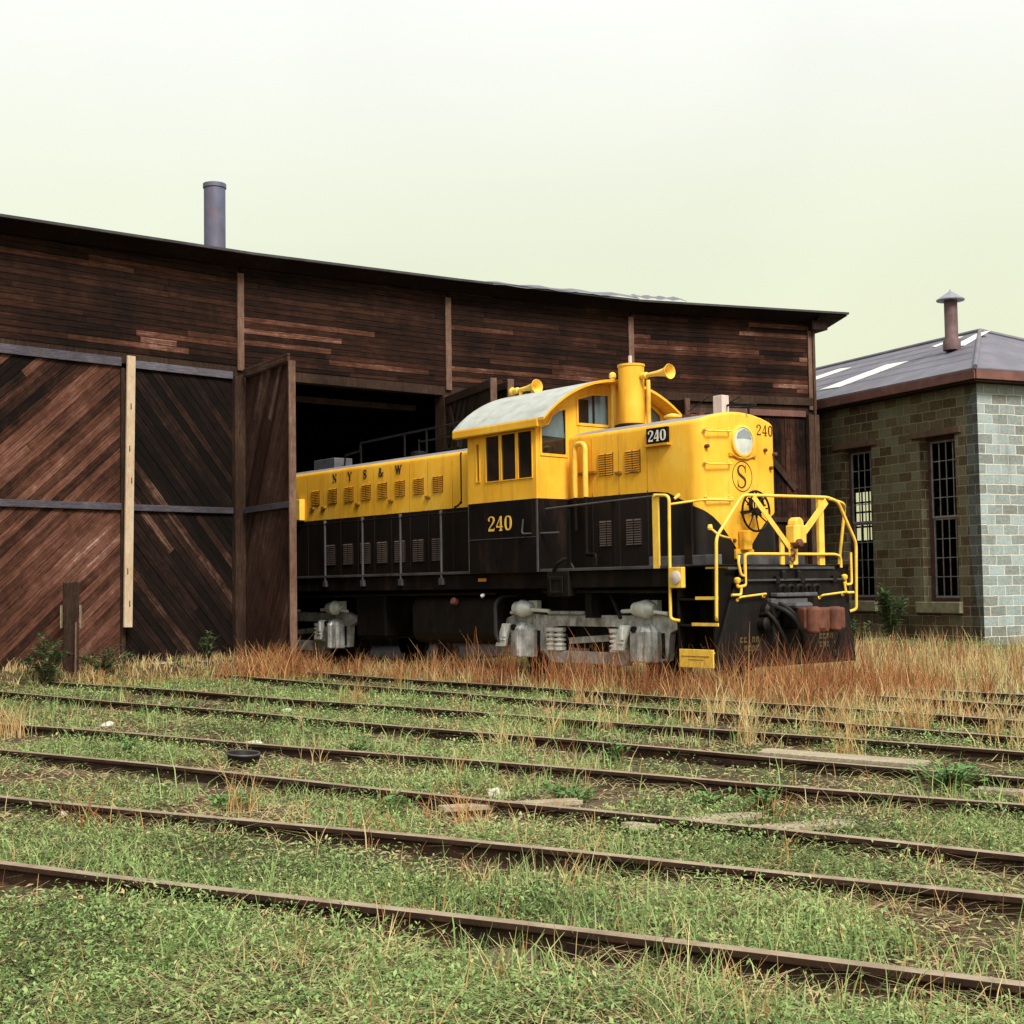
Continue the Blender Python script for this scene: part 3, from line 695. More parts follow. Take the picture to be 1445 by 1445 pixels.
def sash_window(x0, x1, y0, y1, tilt=False):
    fr = MB(); zz = -.24
    fr.plate(rect(x0+.003,y0+.003,x1-.003,y1-.003), [rect(x0+.10,y0+.09,x1-.08,y1-.11)], .10, FACE @ Matrix.Translation((0,0,zz)))
    wn_ = fr.build("window", [M['frame_brown']], stone, bevel=.006)
    mid = (y0+y1)/2 + .02
    for (a, b, z, lowr) in ((mid, y1-.11, zz-.025, False), (y0+.09, mid, zz-.06, True)):
        s_ = MB(); X0, X1 = x0+.10, x1-.08
        s_.plate(rect(X0,a,X1,b), [rect(X0+.04,a+.05,X1-.04,b-.045)], .035, FACE @ Matrix.Translation((0,0,z)))
        for k in range(1, 4):
            xx = X0+.04 + (X1-X0-.08)*k/4; s_.box((xx-.011, a+.048, z-.028), (xx+.011, b-.043, z-.006), 0, .5, FACE)
        for k in range(1, 4):
            yy = a+.05 + (b-a-.095)*k/4; s_.box((X0+.038, yy-.010, z-.026), (X1-.038, yy+.010, z-.004), 0, .5, FACE)
        s_.build("sash", [M['sash_grey']], wn_)
        p_ = MB(); p_.box((X0+.03, a+.04, z-.020), (X1-.03, b-.035, z-.016), 0, .5, FACE); p_.build("pane", [M['clear']], wn_)
    li = MB(); li.box((x0-.22, y1-.02, -.02), (x1+.26, y1+.13, .075), 0, .5, FACE); li.build("lintel", [M['lintel']], stone, bevel=.015)
    si = MB(); si.box((x0-.10, y0-.27, -.22), (x1+.22, y0+.0, .10), 0, .5, FACE); si.build("window_sill", [M['sill']], stone, bevel=.02)
sash_window(W1[0], W1[1], 1.02, 4.95); sash_window(W2[0], W2[1], 1.0, 4.95)
for x0, x1 in ((9.16,10.5), (11.76,13.14)):
    s_ = MB(); zz = -DEPTH+.2
    s_.plate(rect(x0,2.8,x1,4.5), [rect(x0+.06,2.86,x1-.06,4.44)], .06, FACE @ Matrix.Translation((0,0,zz)))
    for k in range(1, 4): xx = x0+(x1-x0)*k/4; s_.box((xx-.025, 2.85, zz-.04), (xx+.025, 4.45, zz-.01), 0, .5, FACE)
    for yy in (3.3, 3.78, 4.1): s_.box((x0+.05, yy-.03, zz-.042), (x1-.05, yy+.03, zz-.008), 0, .5, FACE)
    s_.build("rear_window", [M['frame_brown']], stone)
vb = stone.matrix_world.inverted()
vp = MB(); pb = Vector((11.167,35.214,0)) - SO
vp.lathe(pb+Vector((0,0,7.3)), (0,0,1), [(0,.22),(.22,.22),(.30,.165),(1.28,.165)], 18)
vpo = vp.build("vent_pipe", [M['vent']], sroof, smooth=True)
vc = MB(); vc.lathe(pb+Vector((0,0,8.56)), (0,0,1), [(0,.345),(.015,.352),(.03,.35),(.25,.02),(.29,.012)], 20); vc.build("conical_cap", [M['ventcap']], sroof, smooth=True)

# ------------------------------------------------------------------ locomotive
# local frame: x = s (forward, 0 at the front end plate), y = -t (t>0 is the side towards the camera), z = h above the rail heads
LO = Vector((4.023, 20.613, 0))
loco = thing("locomotive", "yellow and black diesel road switcher standing half out of the engine house", "locomotive", LO, math.atan2(-.7800, .6257))
def lp(s, t, h): return Vector((s, -t, h))
HW = .884
def crown(t, base=3.94): return base + .17*(1 - min(1, (t/HW)**2))
def hood_mesh(name, contour, mats, parent, zb, front_round=True, base=3.94, closed_back=False):
    """contour: near-side plan points [(s,t)] from the back to the front centre (t -> 0)"""
    full = contour + [(s, -t) for s, t in reversed(contour) if t > 1e-6]
    per = [0]
    for a, b in zip(full, full[1:]): per.append(per[-1] + math.hypot(b[0]-a[0], b[1]-a[1]))
    ci = per[len(contour)-1] if contour[-1][1] < 1e-6 else (per[len(contour)-1]+per[len(contour)])/2
    # outward normals
    N_ = []
    for i in range(len(full)):
        a = full[max(i-1,0)]; b = full[min(i+1,len(full)-1)]; dx, dy = b[0]-a[0], b[1]-a[1]; l = math.hypot(dx,dy) or 1
        N_.append((-dy/l, dx/l))
    c_in = (sum(p[0] for p in full)/len(full), 0)
    if (full[len(contour)//2][0]-c_in[0])*N_[len(contour)//2][0] + full[len(contour)//2][1]*N_[len(contour)//2][1] < 0: N_ = [(-a,-b) for a,b in N_]
    hs = [zb, 2.0, 2.5, 2.95, 3.4]
    rows = []; v = []; uv = []
    def add_row(inset, hf):
        r_ = []
        for i, (s, t) in enumerate(full):
            q = (s - N_[i][0]*inset, t - N_[i][1]*inset); h = hf(q[1]); r_.append(len(v)); v.append((q[0], -q[1], h)); uv.append((per[i]-ci, h))
        rows.append(r_)
    for h in hs: add_row(0, lambda t, h=h: h)
    add_row(0, lambda t: crown(t, base) - .055); add_row(.007, lambda t: crown(t, base) - .028); add_row(.026, lambda t: crown(t, base) - .008); add_row(.055, lambda t: crown(t, base))
    f = []; mi = []
    for a, b in zip(rows, rows[1:]):
        for i in range(len(full)-1): f.append((a[i], a[i+1], b[i+1], b[i])); mi.append(0)
    top = rows[-1]; nc = len(full); half = nc//2
    prevrow = None
    for i in range(half):
        j = nc-1-i; A_, B_ = v[top[i]], v[top[j]]; row = [top[i]]
        for k in range(1, 10):
            w_ = k/10; s = A_[0]; y = A_[1]*(1-w_) + B_[1]*w_; row.append(len(v)); v.append((s, y, crown(y, base)+.0)); uv.append((0, 5))
        row.append(top[j])
        if prevrow:
            for k in range(10): f.append((prevrow[k], row[k], row[k+1], prevrow[k+1])); mi.append(1)
        prevrow = row
    if nc % 2:
        c_ = top[half]
        for k in range(10): f.append((prevrow[k], c_, prevrow[k+1])); mi.append(1)
    # back
    left = [r_[0] for r_ in rows]; right = [r_[-1] for r_ in rows]
    for a, b, c_, d in zip(left, left[1:], right[1:], right): f.append((a, d, c_, b)); mi.append(0)
    me = bpy.data.meshes.new(name); me.from_pydata(v, [], f)
    for mm in mats: me.materials.append(mm)
    me.polygons.foreach_set("material_index", mi)
    l = me.uv_layers.new(name="paint")
    for lp_ in me.loops: l.data[lp_.index].uv = uv[lp_.vertex_index]
    bm = bmesh.new(); bm.from_mesh(me); bmesh.ops.recalc_face_normals(bm, faces=bm.faces); bm.to_mesh(me); bm.free()
    me.polygons.foreach_set("use_smooth", [True]*len(me.polygons)); me.set_sharp_from_angle(angle=R(40))
    o = bpy.data.objects.new(name, me); COL.objects.link(o); o.parent = parent; return o
# short hood with the rounded nose
rad = .20
cont = [(-3.9, HW), (-3.0, HW), (-2.2, HW), (-1.6, HW), (-.87-rad, HW)]
for k in range(1, 7):
    a = R(90 - 15*k); cont.append((-.87-rad + rad*math.cos(a), HW-rad + rad*math.sin(a)))
for t in (.5, .3, .15, 0.0): cont.append((-.87 + .022*(1-(t/.68)**2), t))
short_hood = hood_mesh("short_hood", cont, [M['hood'], M['roofgrey']], loco, 1.74)
short_hood['label'] = "short front hood with a rounded yellow nose ending in a V"
# long hood
cont = [(-5.6, HW), (-7, HW), (-9, HW), (-11, HW), (-13, HW), (-14.4, HW), (-14.55, HW-.06), (-14.6, HW-.2), (-14.6, .4)]
long_hood = hood_mesh("long_hood", list(cont) + [(-14.6, 0.0)], [M['lhood'], M['roofgrey']], loco, 1.60, base=3.95)
# the paint line needs unwrapped distance only on the short nose; both hoods read the same "paint" UV
def part(name, mb, mat, parent=loco, **k): return mb.build(name, mat, parent, **k)

# door seams and the black gap where the hood meets the cab
mb = MB()
mb.box(lp(-6.80, HW+.004, 3.02), lp(-6.765, HW-.01, 3.95)); 
for a, b in zip([(-6.80,3.06),(-6.83,3.02),(-6.90,2.985)], [(-6.83,3.02),(-6.90,2.985),(-7.0,2.965)]): mb.bar(lp(a[0], HW+.001, a[1]), lp(b[0], HW+.001, b[1]), .012, .03)
part("hood_gap", mb, M['black'], long_hood)
SEAM_Y = simple("hood_seam_line", (.45,.20,.010), .7, 0, .3, (.08,.03,.005), .6, 3, 0)
for hood_, ss in ((long_hood, (-7.05, -7.82, -8.42, -9.05, -9.65, -10.25, -10.9, -11.55, -12.2, -13.0)), (short_hood, (-3.25, -2.62, -1.98))):
    for s in ss:
        mb = MB(); mb.box(lp(s-.005, HW+.0025, 2.96), lp(s+.005, HW-.01, 3.86)); mb.box(lp(s-.007, HW+.0025, 1.79), lp(s+.007, HW-.01, 2.9605), 1); part("door_seam", mb, [SEAM_Y, M['louvre_dark2']], hood_)
def latch(s, h, parent, mat):
    mb = MB(); mb.box(lp(s-.07, HW+.035, h-.02), lp(s+.07, HW-.003, h+.02)); mb.lathe(lp(s+.05, HW, h), lp(0,1,0), [(0,.03),(.05,.03)], 8); part("door_latch", mb, mat, parent)
for s in (-7.82, -9.05, -10.25, -11.55, -12.0): latch(s, 3.20, long_hood, M['louvre_gap'])
latch(-2.62, 3.27, short_hood, M['louvre_gap']); latch(-2.25, 3.28, short_hood, M['louvre_gap'])
def louvre(s0, s1, h0, h1, parent, dark=False, slats=9, cols=2):
    mb = MB(); ma, mg = (M['louvre_dark'], M['louvre_dark2']) if dark else (M['louvre'], M['louvre_gap'])
    mb.box(lp(s0, HW+.005, h0), lp(s1, HW-.005, h1), 1)
    dh = (h1-h0)/slats; cw = (s1-s0)/cols
    for k in range(slats):
        for c in range(cols):
            a, b = s0+cw*c+.012, s0+cw*(c+1)-.012; y0, y1 = h0+dh*k, h0+dh*(k+1)
            mb.add([lp(a,HW+.006,y1-.001), lp(b,HW+.006,y1-.001), lp(b,HW+.026,y0+dh*.30), lp(a,HW+.026,y0+dh*.30), lp(b,HW+.006,y0+dh*.26), lp(a,HW+.006,y0+dh*.26)], [(0,1,2,3),(3,2,4,5)], 0)
    part("louvre", mb, [ma, mg], parent, fix=False)
for s in (-11.87, -11.19, -10.56, -9.93, -9.35, -8.74, -8.12, -7.5): louvre(s-.165, s+.165, 3.27, 3.58, long_hood)
for s in (-11.3, -10.62, -9.98, -9.38, -8.77, -8.15, -7.53): louvre(s-.18, s+.18, 2.0, 2.42, long_hood, True, 11)
for s0, s1 in ((-3.09,-2.74), (-2.47,-2.12)):
    louvre(s0, s1, 3.25, 3.61, short_hood, slats=10); louvre(s0, s1, 2.12, 2.53, short_hood, True, 11)
mb = MB(); mb.box(lp(-12.52, HW+.12, 2.97), lp(-12.34, HW-.02, 3.42)); part("sand_box_filler", mb, M['rail_yellow'], long_hood, bevel=.015)
# vent loops (two upright tubes joined at the top)
def loop_pipe(s0, s1, t, h0, h1, r, mat, parent=loco):
    mb = MB(); mb.tube(bend([lp(s0,t,h0), lp(s0,t,h1), lp(s1,t,h1), lp(s1,t,h0)], .16, 6), r, 10); return part("vent_pipe", mb, mat, parent, smooth=True)
loop_pipe(-3.55, -3.30, HW+.10, 2.93, 3.80, .045, M['rail_yellow']); 
mb = MB(); mb.tube(bend([lp(-3.30,HW+.10,2.93), lp(-3.30,HW+.10,2.0), lp(-3.02,HW+.16,2.0), lp(-3.02,HW+.16,1.82)], .06), .032, 8); mb.tube([lp(-3.55,HW+.10,2.93), lp(-3.55,HW+.10,2.4)], .03, 8); part("drain_pipe", mb, M['black'], smooth=True)
mb = MB()
for h in (3.32,): mb.box(lp(-3.62,HW+.06,h-.02), lp(-3.14,HW,h+.02))
part("pipe_clamp", mb, M['louvre_gap'])
loop_pipe(-6.35, -6.12, HW+.10, 2.93, 3.72, .05, M['rail_yellow'])

# cab
S0, S1, CW = -5.638, -3.808, 1.59
def arc_h(t, eave=4.16, peak=4.90, half=1.68):
    sag = peak-eave; Rr = (half*half+sag*sag)/(2*sag); return peak - Rr + math.sqrt(max(0, Rr*Rr - t*t))
cab = MB()
SIDE = lambda t, sgn=1: frame_pt(lp(0, t, 0), Vector((1,0,0)), Vector((0,0,1)), Vector((0,-sgn,0)))
hol = [rect(-5.12,3.27,-4.755,4.03), rect(-4.695,3.27,-4.32,4.03), rect(-4.26,3.27,-3.90,4.03), rect(-5.39,3.29,-5.30,3.93)]
cab.plate(rect(S0,2.925,S1,4.17), hol, .05, SIDE(CW)); cab.plate(rect(S0,1.74,S1,2.922), [], .05, SIDE(CW), 1)
cab.plate(rect(S0,2.925,S1,4.17), [], .05, frame_pt(lp(0,-CW,0), Vector((1,0,0)), Vector((0,0,1)), Vector((0,1,0)))); cab.plate(rect(S0,1.74,S1,2.922), [], .05, frame_pt(lp(0,-CW,0), Vector((1,0,0)), Vector((0,0,1)), Vector((0,1,0))), 1)
def arch_outline(w_, n=18): return [(-w_,2.925),(w_,2.925)] + [(w_ - 2*w_*k/n, arc_h(w_ - 2*w_*k/n)-.02) for k in range(n+1)]
# seen from the front: local x = -t
win_a = [(-1.50,3.63),(-.93,3.62),(-.93,4.42),(-1.10,4.38),(-1.24,4.29),(-1.33,4.14),(-1.50,4.08)]
win_b = [(-.70,4.17),(.03,4.17),(.03,4.72),(-.35,4.70),(-.70,4.60)]
win_c = [(.96,4.17),(1.30,4.17),(1.24,4.45),(.96,4.62)]
win_d = [(-x_, y_) for x_, y_ in reversed(win_b)]; win_d = [(.50,4.17),(.85,4.17),(.85,4.64),(.5,4.68)]
FRONT = frame_pt(lp(S1+.001, 0, 0), Vector((0,1,0)), Vector((0,0,1)), Vector((1,0,0)))
REAR = frame_pt(lp(S0-.001, 0, 0), Vector((0,-1,0)), Vector((0,0,1)), Vector((-1,0,0)))
i_ = CW-.052
cab.plate(arch_outline(i_), [win_a, win_b, win_c], .05, FRONT); cab.plate([(-i_,1.74),(i_,1.74),(i_,2.922),(-i_,2.922)], [], .05, FRONT, 1)
cab.plate(arch_outline(i_), [], .05, REAR); cab.plate([(-i_,1.74),(i_,1.74),(i_,2.922),(-i_,2.922)], [], .05, REAR, 1)
cabo = cab.build("cab", [M['yellow'], M['black']], loco)
mb = MB(); mb.box(lp(S0+.06,-1.5,3.0), lp(S1-.06,1.5,3.05)); mb.box(lp(-4.9,-.6,3.05), lp(-4.4,.4,3.95)); mb.box(lp(S0+.06,-1.52,3.05), lp(S0+.08,1.52,4.1)); part("cab_interior", mb, M['inside'], cabo)
# roof
n = 22; v = []; f = []; RO0, RO1, HALF = -5.92, -3.47, 1.70
def roof_h(t): return arc_h(t, 4.20, 4.93, HALF)
for s in (RO0, RO1):
    for k in range(n+1):
        t = HALF - 2*HALF*k/n; v.append(tuple(lp(s, t, roof_h(t))))
    for k in range(n+1):
        t = HALF - 2*HALF*k/n; v.append(tuple(lp(s, t, roof_h(t)-.045)))
q = 2*(n+1)
for k in range(n):
    f += [(k, k+1, q+k+1, q+k), (n+1+k, q+n+1+k, q+n+2+k, n+2+k), (k, n+1+k, n+2+k, k+1), (q+k, q+k+1, q+n+2+k, q+n+1+k)]
f += [(0, q, q+n+1, n+1), (n, 2*n+1, q+2*n+1, q+n)]
mb = MB(); mb.add(v, f[:]); 
mb.mi = [0 if (i_f % 4 == 0 and i_f < 4*n) else 1 for i_f in range(len(mb.f))]
cabroof = mb.build("cab_roof", [M['cabroof'], M['yellow']], cabo, smooth=True)
for sg in (1, -1):
    mb = MB(); mb.box(lp(RO0-.004, sg*(HALF+.012), 4.055), lp(-3.62, sg*(HALF-.10), 4.195)); part("eave_trim", mb, M['yellow'], cabo, bevel=.02)
# windows
def pane(pts, Mx, mat, name="window", dz=-.025, fr=.028):
    xs_ = [p[0] for p in pts]; ys_ = [p[1] for p in pts]; cx, cy = sum(xs_)/len(xs_), sum(ys_)/len(ys_)
    inner = [(cx+(p[0]-cx)*(1-fr*2/(max(xs_)-min(xs_))), cy+(p[1]-cy)*(1-fr*2/(max(ys_)-min(ys_)))) for p in pts]
    outer = [(p[0]+(.012 if p[0] > cx else -.012), p[1]+(.012 if p[1] > cy else -.012)) for p in pts]
    a = MB(); a.plate(outer, [inner], .018, Mx @ Matrix.Translation((0,0,.016))); w_ = part(name, a, M['yellow'], cabo)
    b = MB(); b.plate(pts, [], .008, Mx @ Matrix.Translation((0,0,dz))); part("pane", b, mat, w_); return w_
for h_ in hol[:3]: pane(h_, SIDE(CW), M['glass_dark'], fr=.004, dz=-.006)
pane(hol[3], SIDE(CW), M['louvre_gap'], "window_slit", fr=.006)
wa = pane(win_a, FRONT, M['glass_sky']); wb = pane(win_b, FRONT, M['glass_sky']); pane(win_c, FRONT, M['glass_sky'])
mb = MB(); mb.plate([(-1.49,3.64),(-.945,3.63),(-.945,3.93),(-1.49,3.95)], [], .004, FRONT @ Matrix.Translation((0,0,-.018))); part("lower_reflection", mb, M['glass_dark'], wa)  # dark lower part of the reflection, laid on as a plate
mb = MB(); mb.plate([(-.98,4.39),(-.935,4.41),(-.935,3.9),(-.965,4.05)], [], .004, FRONT @ Matrix.Translation((0,0,-.0175))); part("seal", mb, M['black'], wa)
mb = MB(); mb.plate(rect(-.68,4.19,-.42,4.60), [], .004, FRONT @ Matrix.Translation((0,0,-.018))); mb.plate(rect(-.33,4.18,-.28,4.70), [], .004, FRONT @ Matrix.Translation((0,0,-.0185))); part("dark_half", mb, M['glass_dark'], wb)  # dark plates bound the painted sky reflection here too
# corner seam and yellow rear post of the cab
mb = MB(); mb.box(lp(S1-.02, CW+.006, 1.74), lp(S1+.008, CW-.02, 2.92)); mb.box(lp(S0-.006, CW+.006, 1.74), lp(S0+.012, CW-.02, 2.92)); mb.box(lp(S0+.02, CW+.005, 2.30), lp(S1-.03, CW-.01, 2.315)); part("corner_strip", mb, M['deckgrey'], cabo)
# faint door and fittings on the black cab side
mb = MB(); mb.tube(bend([lp(-4.10,CW+.05,2.60), lp(-4.13,CW+.06,2.36), lp(-3.5,CW-.2,2.36)], .05), .016, 8); part("grab_iron", mb, M['deckgrey'], cabo, smooth=True)

# stack and fittings in front of the cab
mb = MB(); mb.lathe(lp(-3.22, 0, 4.06), (0,0,1), [(0,.215),(1.04,.215),(1.05,.228),(1.085,.228),(1.09,.19),(1.0,.18)], 26); stk = part("exhaust_stack", mb, M['yellow'], smooth=True)
mb = MB(); mb.lathe(lp(-3.22, 0, 4.04), (0,0,1), [(0,.30),(.10,.29),(.12,.22)], 24); part("stack_base", mb, M['black2'], stk, smooth=True)
mb = MB(); mb.tube([lp(-3.64, .03, 4.05), lp(-3.64, .03, 4.98)], .045, 12); mb.lathe(lp(-3.64,.03,4.98), (0,0,1), [(0,.06),(.06,.06),(.09,.03)], 12); part("riser_pipe", mb, M['rail_yellow'], smooth=True)
mb = MB(); mb.tube([lp(-3.0,-.17,4.05), lp(-3.0,-.17,4.88)], .035, 10); part("riser_pipe", mb, M['rail_yellow'], smooth=True); mb = MB(); mb.tube([lp(-3.06,-.24,4.05), lp(-3.06,-.24,4.86)], .03, 10); part("riser_pipe", mb, M['rail_yellow'], smooth=True)
mb = MB(); mb.tube([lp(-3.24, 0, 5.1), lp(-3.24, 0, 5.30)], .03, 8); part("stack_tip", mb, M['pinkwhite'], stk)
def horn(p, d, L_, name="air_horn"):
    mb = MB(); mb.lathe(p, d, [(-.02,.03),(0,.055),(.10,.055),(.12,.035),(L_*.55,.045),(L_*.82,.07),(L_*.95,.105),(L_,.125),(L_+.012,.122),(L_-.02,.09),(L_*.8,.05)], 20)
    return mb
h1_ = part("air_horn", horn(lp(-2.98, -.02, 4.93), (1,.02,.0), .62), M['rail_yellow'], smooth=True)
mb = horn(lp(-5.62, .55, 4.95), (1,0,.02), .62); mb.lathe(lp(-5.62,.55,4.95), (-1,0,0), [(0,.05),(.05,.075),(.10,.06),(.12,.02)], 14); mb.tube([lp(-5.45,.55,4.95), lp(-5.45,.55,4.80)], .03, 8); mb.tube([lp(-5.12,.55,4.9), lp(-5.12,.55,4.78)], .03, 8)
part("air_horn", mb, M['rail_yellow'], smooth=True)
mb = MB(); mb.lathe(lp(-2.28, .0, 4.08), (0,0,1), [(0,.10),(.08,.10),(.09,.14),(.12,.14),(.15,.05)], 16); part("roof_vent", mb, M['rail_yellow'], smooth=True)
mb = MB(); mb.box(lp(-2.02,-.12,4.09), lp(-1.82,.06,4.18)); mb.box(lp(-1.75,-.1,4.09), lp(-1.68,0,4.2)); part("roof_fitting", mb, M['rust'])
mb = MB(); mb.box(lp(-1.33,-.08,4.09), lp(-1.14,.08,4.40)); part("antenna_box", mb, M['pinkwhite'], bevel=.01)
mb = MB(); mb.tube([lp(-1.8,.15,4.20), lp(-1.45,.02,4.42)], .008, 6); mb.tube([lp(-1.72,-.35,4.22), lp(-1.1,-.30,4.40)], .008, 6); part("antenna_rod", mb, M['black2'])
mb = MB(); mb.torus(lp(-1.02, -.22, 4.24), (0,0,1), .22, .018, 24, 6)
for a in (20, 140, 260): mb.tube([lp(-1.02+.22*math.cos(R(a)), -.22+.22*math.sin(R(a)), 4.24), lp(-1.02+.22*math.cos(R(a)), -.22+.22*math.sin(R(a)), 4.08)], .014, 6)
part("roof_ring", mb, M['black2'], smooth=True)
# pipe rails and box on the long hood roof
mb = MB()
path = [lp(-11.6,.35,4.08), lp(-11.55,.35,4.32), lp(-11.0,.35,4.36), lp(-10.95,.35,4.52), lp(-9.35,.35,4.56), lp(-7.5,.35,4.60), lp(-6.6,.2,4.32)]
mb.tube(path, .022, 6)
mb.tube([lp(-10.0,-.45,4.5), lp(-8.1,-.45,4.52), lp(-7.6,-.45,4.12)], .02, 6)
for s, t in ((-10.95,.35),(-9.35,.35),(-7.5,.35),(-10.0,-.45),(-8.6,-.45),(-8.6,.35)): mb.tube([lp(s,t,4.04), lp(s,t,4.55)], .022, 6)
part("roof_railing", mb, M['black2'], smooth=True)
mb = MB(); mb.box(lp(-12.6,.05,4.05), lp(-11.75,.5,4.28)); part("exhaust_box", mb, M['greyiron'], bevel=.02)
mb = MB(); mb.box(lp(-8.2,-.2,4.06), lp(-6.7,.3,4.16)); mb.lathe(lp(-9.1,.2,4.08), (0,0,1), [(0,.16),(.1,.16),(.12,.1)], 14); part("roof_hatch", mb, M['black2'], bevel=.01)

# headlight, number boards, nose fittings
NX = -.85
mb = MB(); mb.lathe(lp(NX-.05, -.02, 3.66), (1,0,0), [(0,.25),(.09,.245),(.10,.225),(.10,.21),(.07,.205)], 30); hl = part("headlight", mb, M['rail_yellow'], short_hood, smooth=True)
mb = MB(); mb.lathe(lp(NX-.04, -.02, 3.66), (1,0,0), [(0,.205),(.08,.205),(.095,.12),(.10,.0)], 30); part("headlight_lens", mb, M['lens'], short_hood, smooth=True)
mb = MB(); mb.add([lp(NX+.062,-.02+.16,3.70), lp(NX+.062,-.02-.16,3.70), lp(NX+.06,-.02-.13,3.79), lp(NX+.06,-.02,3.85), lp(NX+.06,-.02+.13,3.79)], [(0,1,2,3,4)]); part("reflector_top", mb, simple("grey_reflector", (.25,.28,.28), .3), short_hood)
mb = MB()
for sg in (1,-1): mb.box(lp(NX-.02, -.02+sg*.27-.03, 3.42), lp(NX+.03, -.02+sg*.27+.03, 3.47))
mb.tube([lp(NX+.02,.24,3.45), lp(NX+.02,.08,3.40), lp(NX+.02,-.12,3.40), lp(NX+.02,-.28,3.45)], .018, 6); part("headlight_bracket", mb, M['louvre'], short_hood)
mb = MB(); mb.box(lp(-1.94,HW+.05,3.66), lp(-1.49,HW-.01,3.90)); nb = part("number_board", mb, M['black'], short_hood, bevel=.008)
mb = MB(); mb.box(lp(-1.98,HW+.09,3.615), lp(-1.45,HW-.01,3.65)); part("number_board_ledge", mb, M['louvre'], short_hood)
def grab(p, q, out, r=.014, mat='rail_yellow', parent=short_hood):
    p, q, out = Vector(p), Vector(q), Vector(out); mb = MB(); mb.tube(bend([p, p+out, q+out, q], .03, 3), r, 8)
    for e_ in (p, q): mb.lathe(e_, out, [(-.01,.03),(.012,.03)], 8)
    return part("grab_iron", mb, M[mat], parent, smooth=True)
for h in (3.80, 3.31, 2.79): grab(lp(NX-.005,.78,h), lp(NX+.01,.28,h+.02), Vector((.07,0,-.03)))
mb = MB()
for t, h in ((.74,3.55),(-.55,3.55),(-.78,3.50),(-.68,3.28),(.2,2.15)): mb.lathe(lp(NX-.03,t,h), (1,0,0), [(0,.03),(.06,.028),(.07,.0)], 8)
part("marker_bracket", mb, M['rust'], short_hood)
mb = MB(); c_ = lp(NX+.30,.03,2.58); mb.torus(c_, (1,0,.0), .30, .017, 32, 7)
for k in range(8):
    a = R(45*k+10); mb.tube([c_+Vector((-.02,0,0)), c_+Vector((0, math.cos(a)*.30, math.sin(a)*.30))], .011, 6)
mb.lathe(c_, (-1,0,0), [(-.03,.05),(.04,.05),(.05,.02),(.30,.02)], 12); mb.torus(c_+Vector((-.08,.10,.10)), (1,0,0), .13, .035, 18, 6)
for k in range(12):
    a = R(30*k); mb.bar(c_+Vector((-.08,.10+math.cos(a)*.13,.10+math.sin(a)*.13)), c_+Vector((-.08,.10+math.cos(a)*.20,.10+math.sin(a)*.20)), .025, .025)
part("brake_wheel", mb, M['black2'], smooth=False)
mb = MB(); mb.box(lp(NX+.02,.12,2.0), lp(NX+.14,-.06,2.3)); mb.box(lp(NX-.02,.20,1.86), lp(NX+.05,-.2,2.02)); part("brake_chain_housing", mb, M['yellow'], bevel=.02)

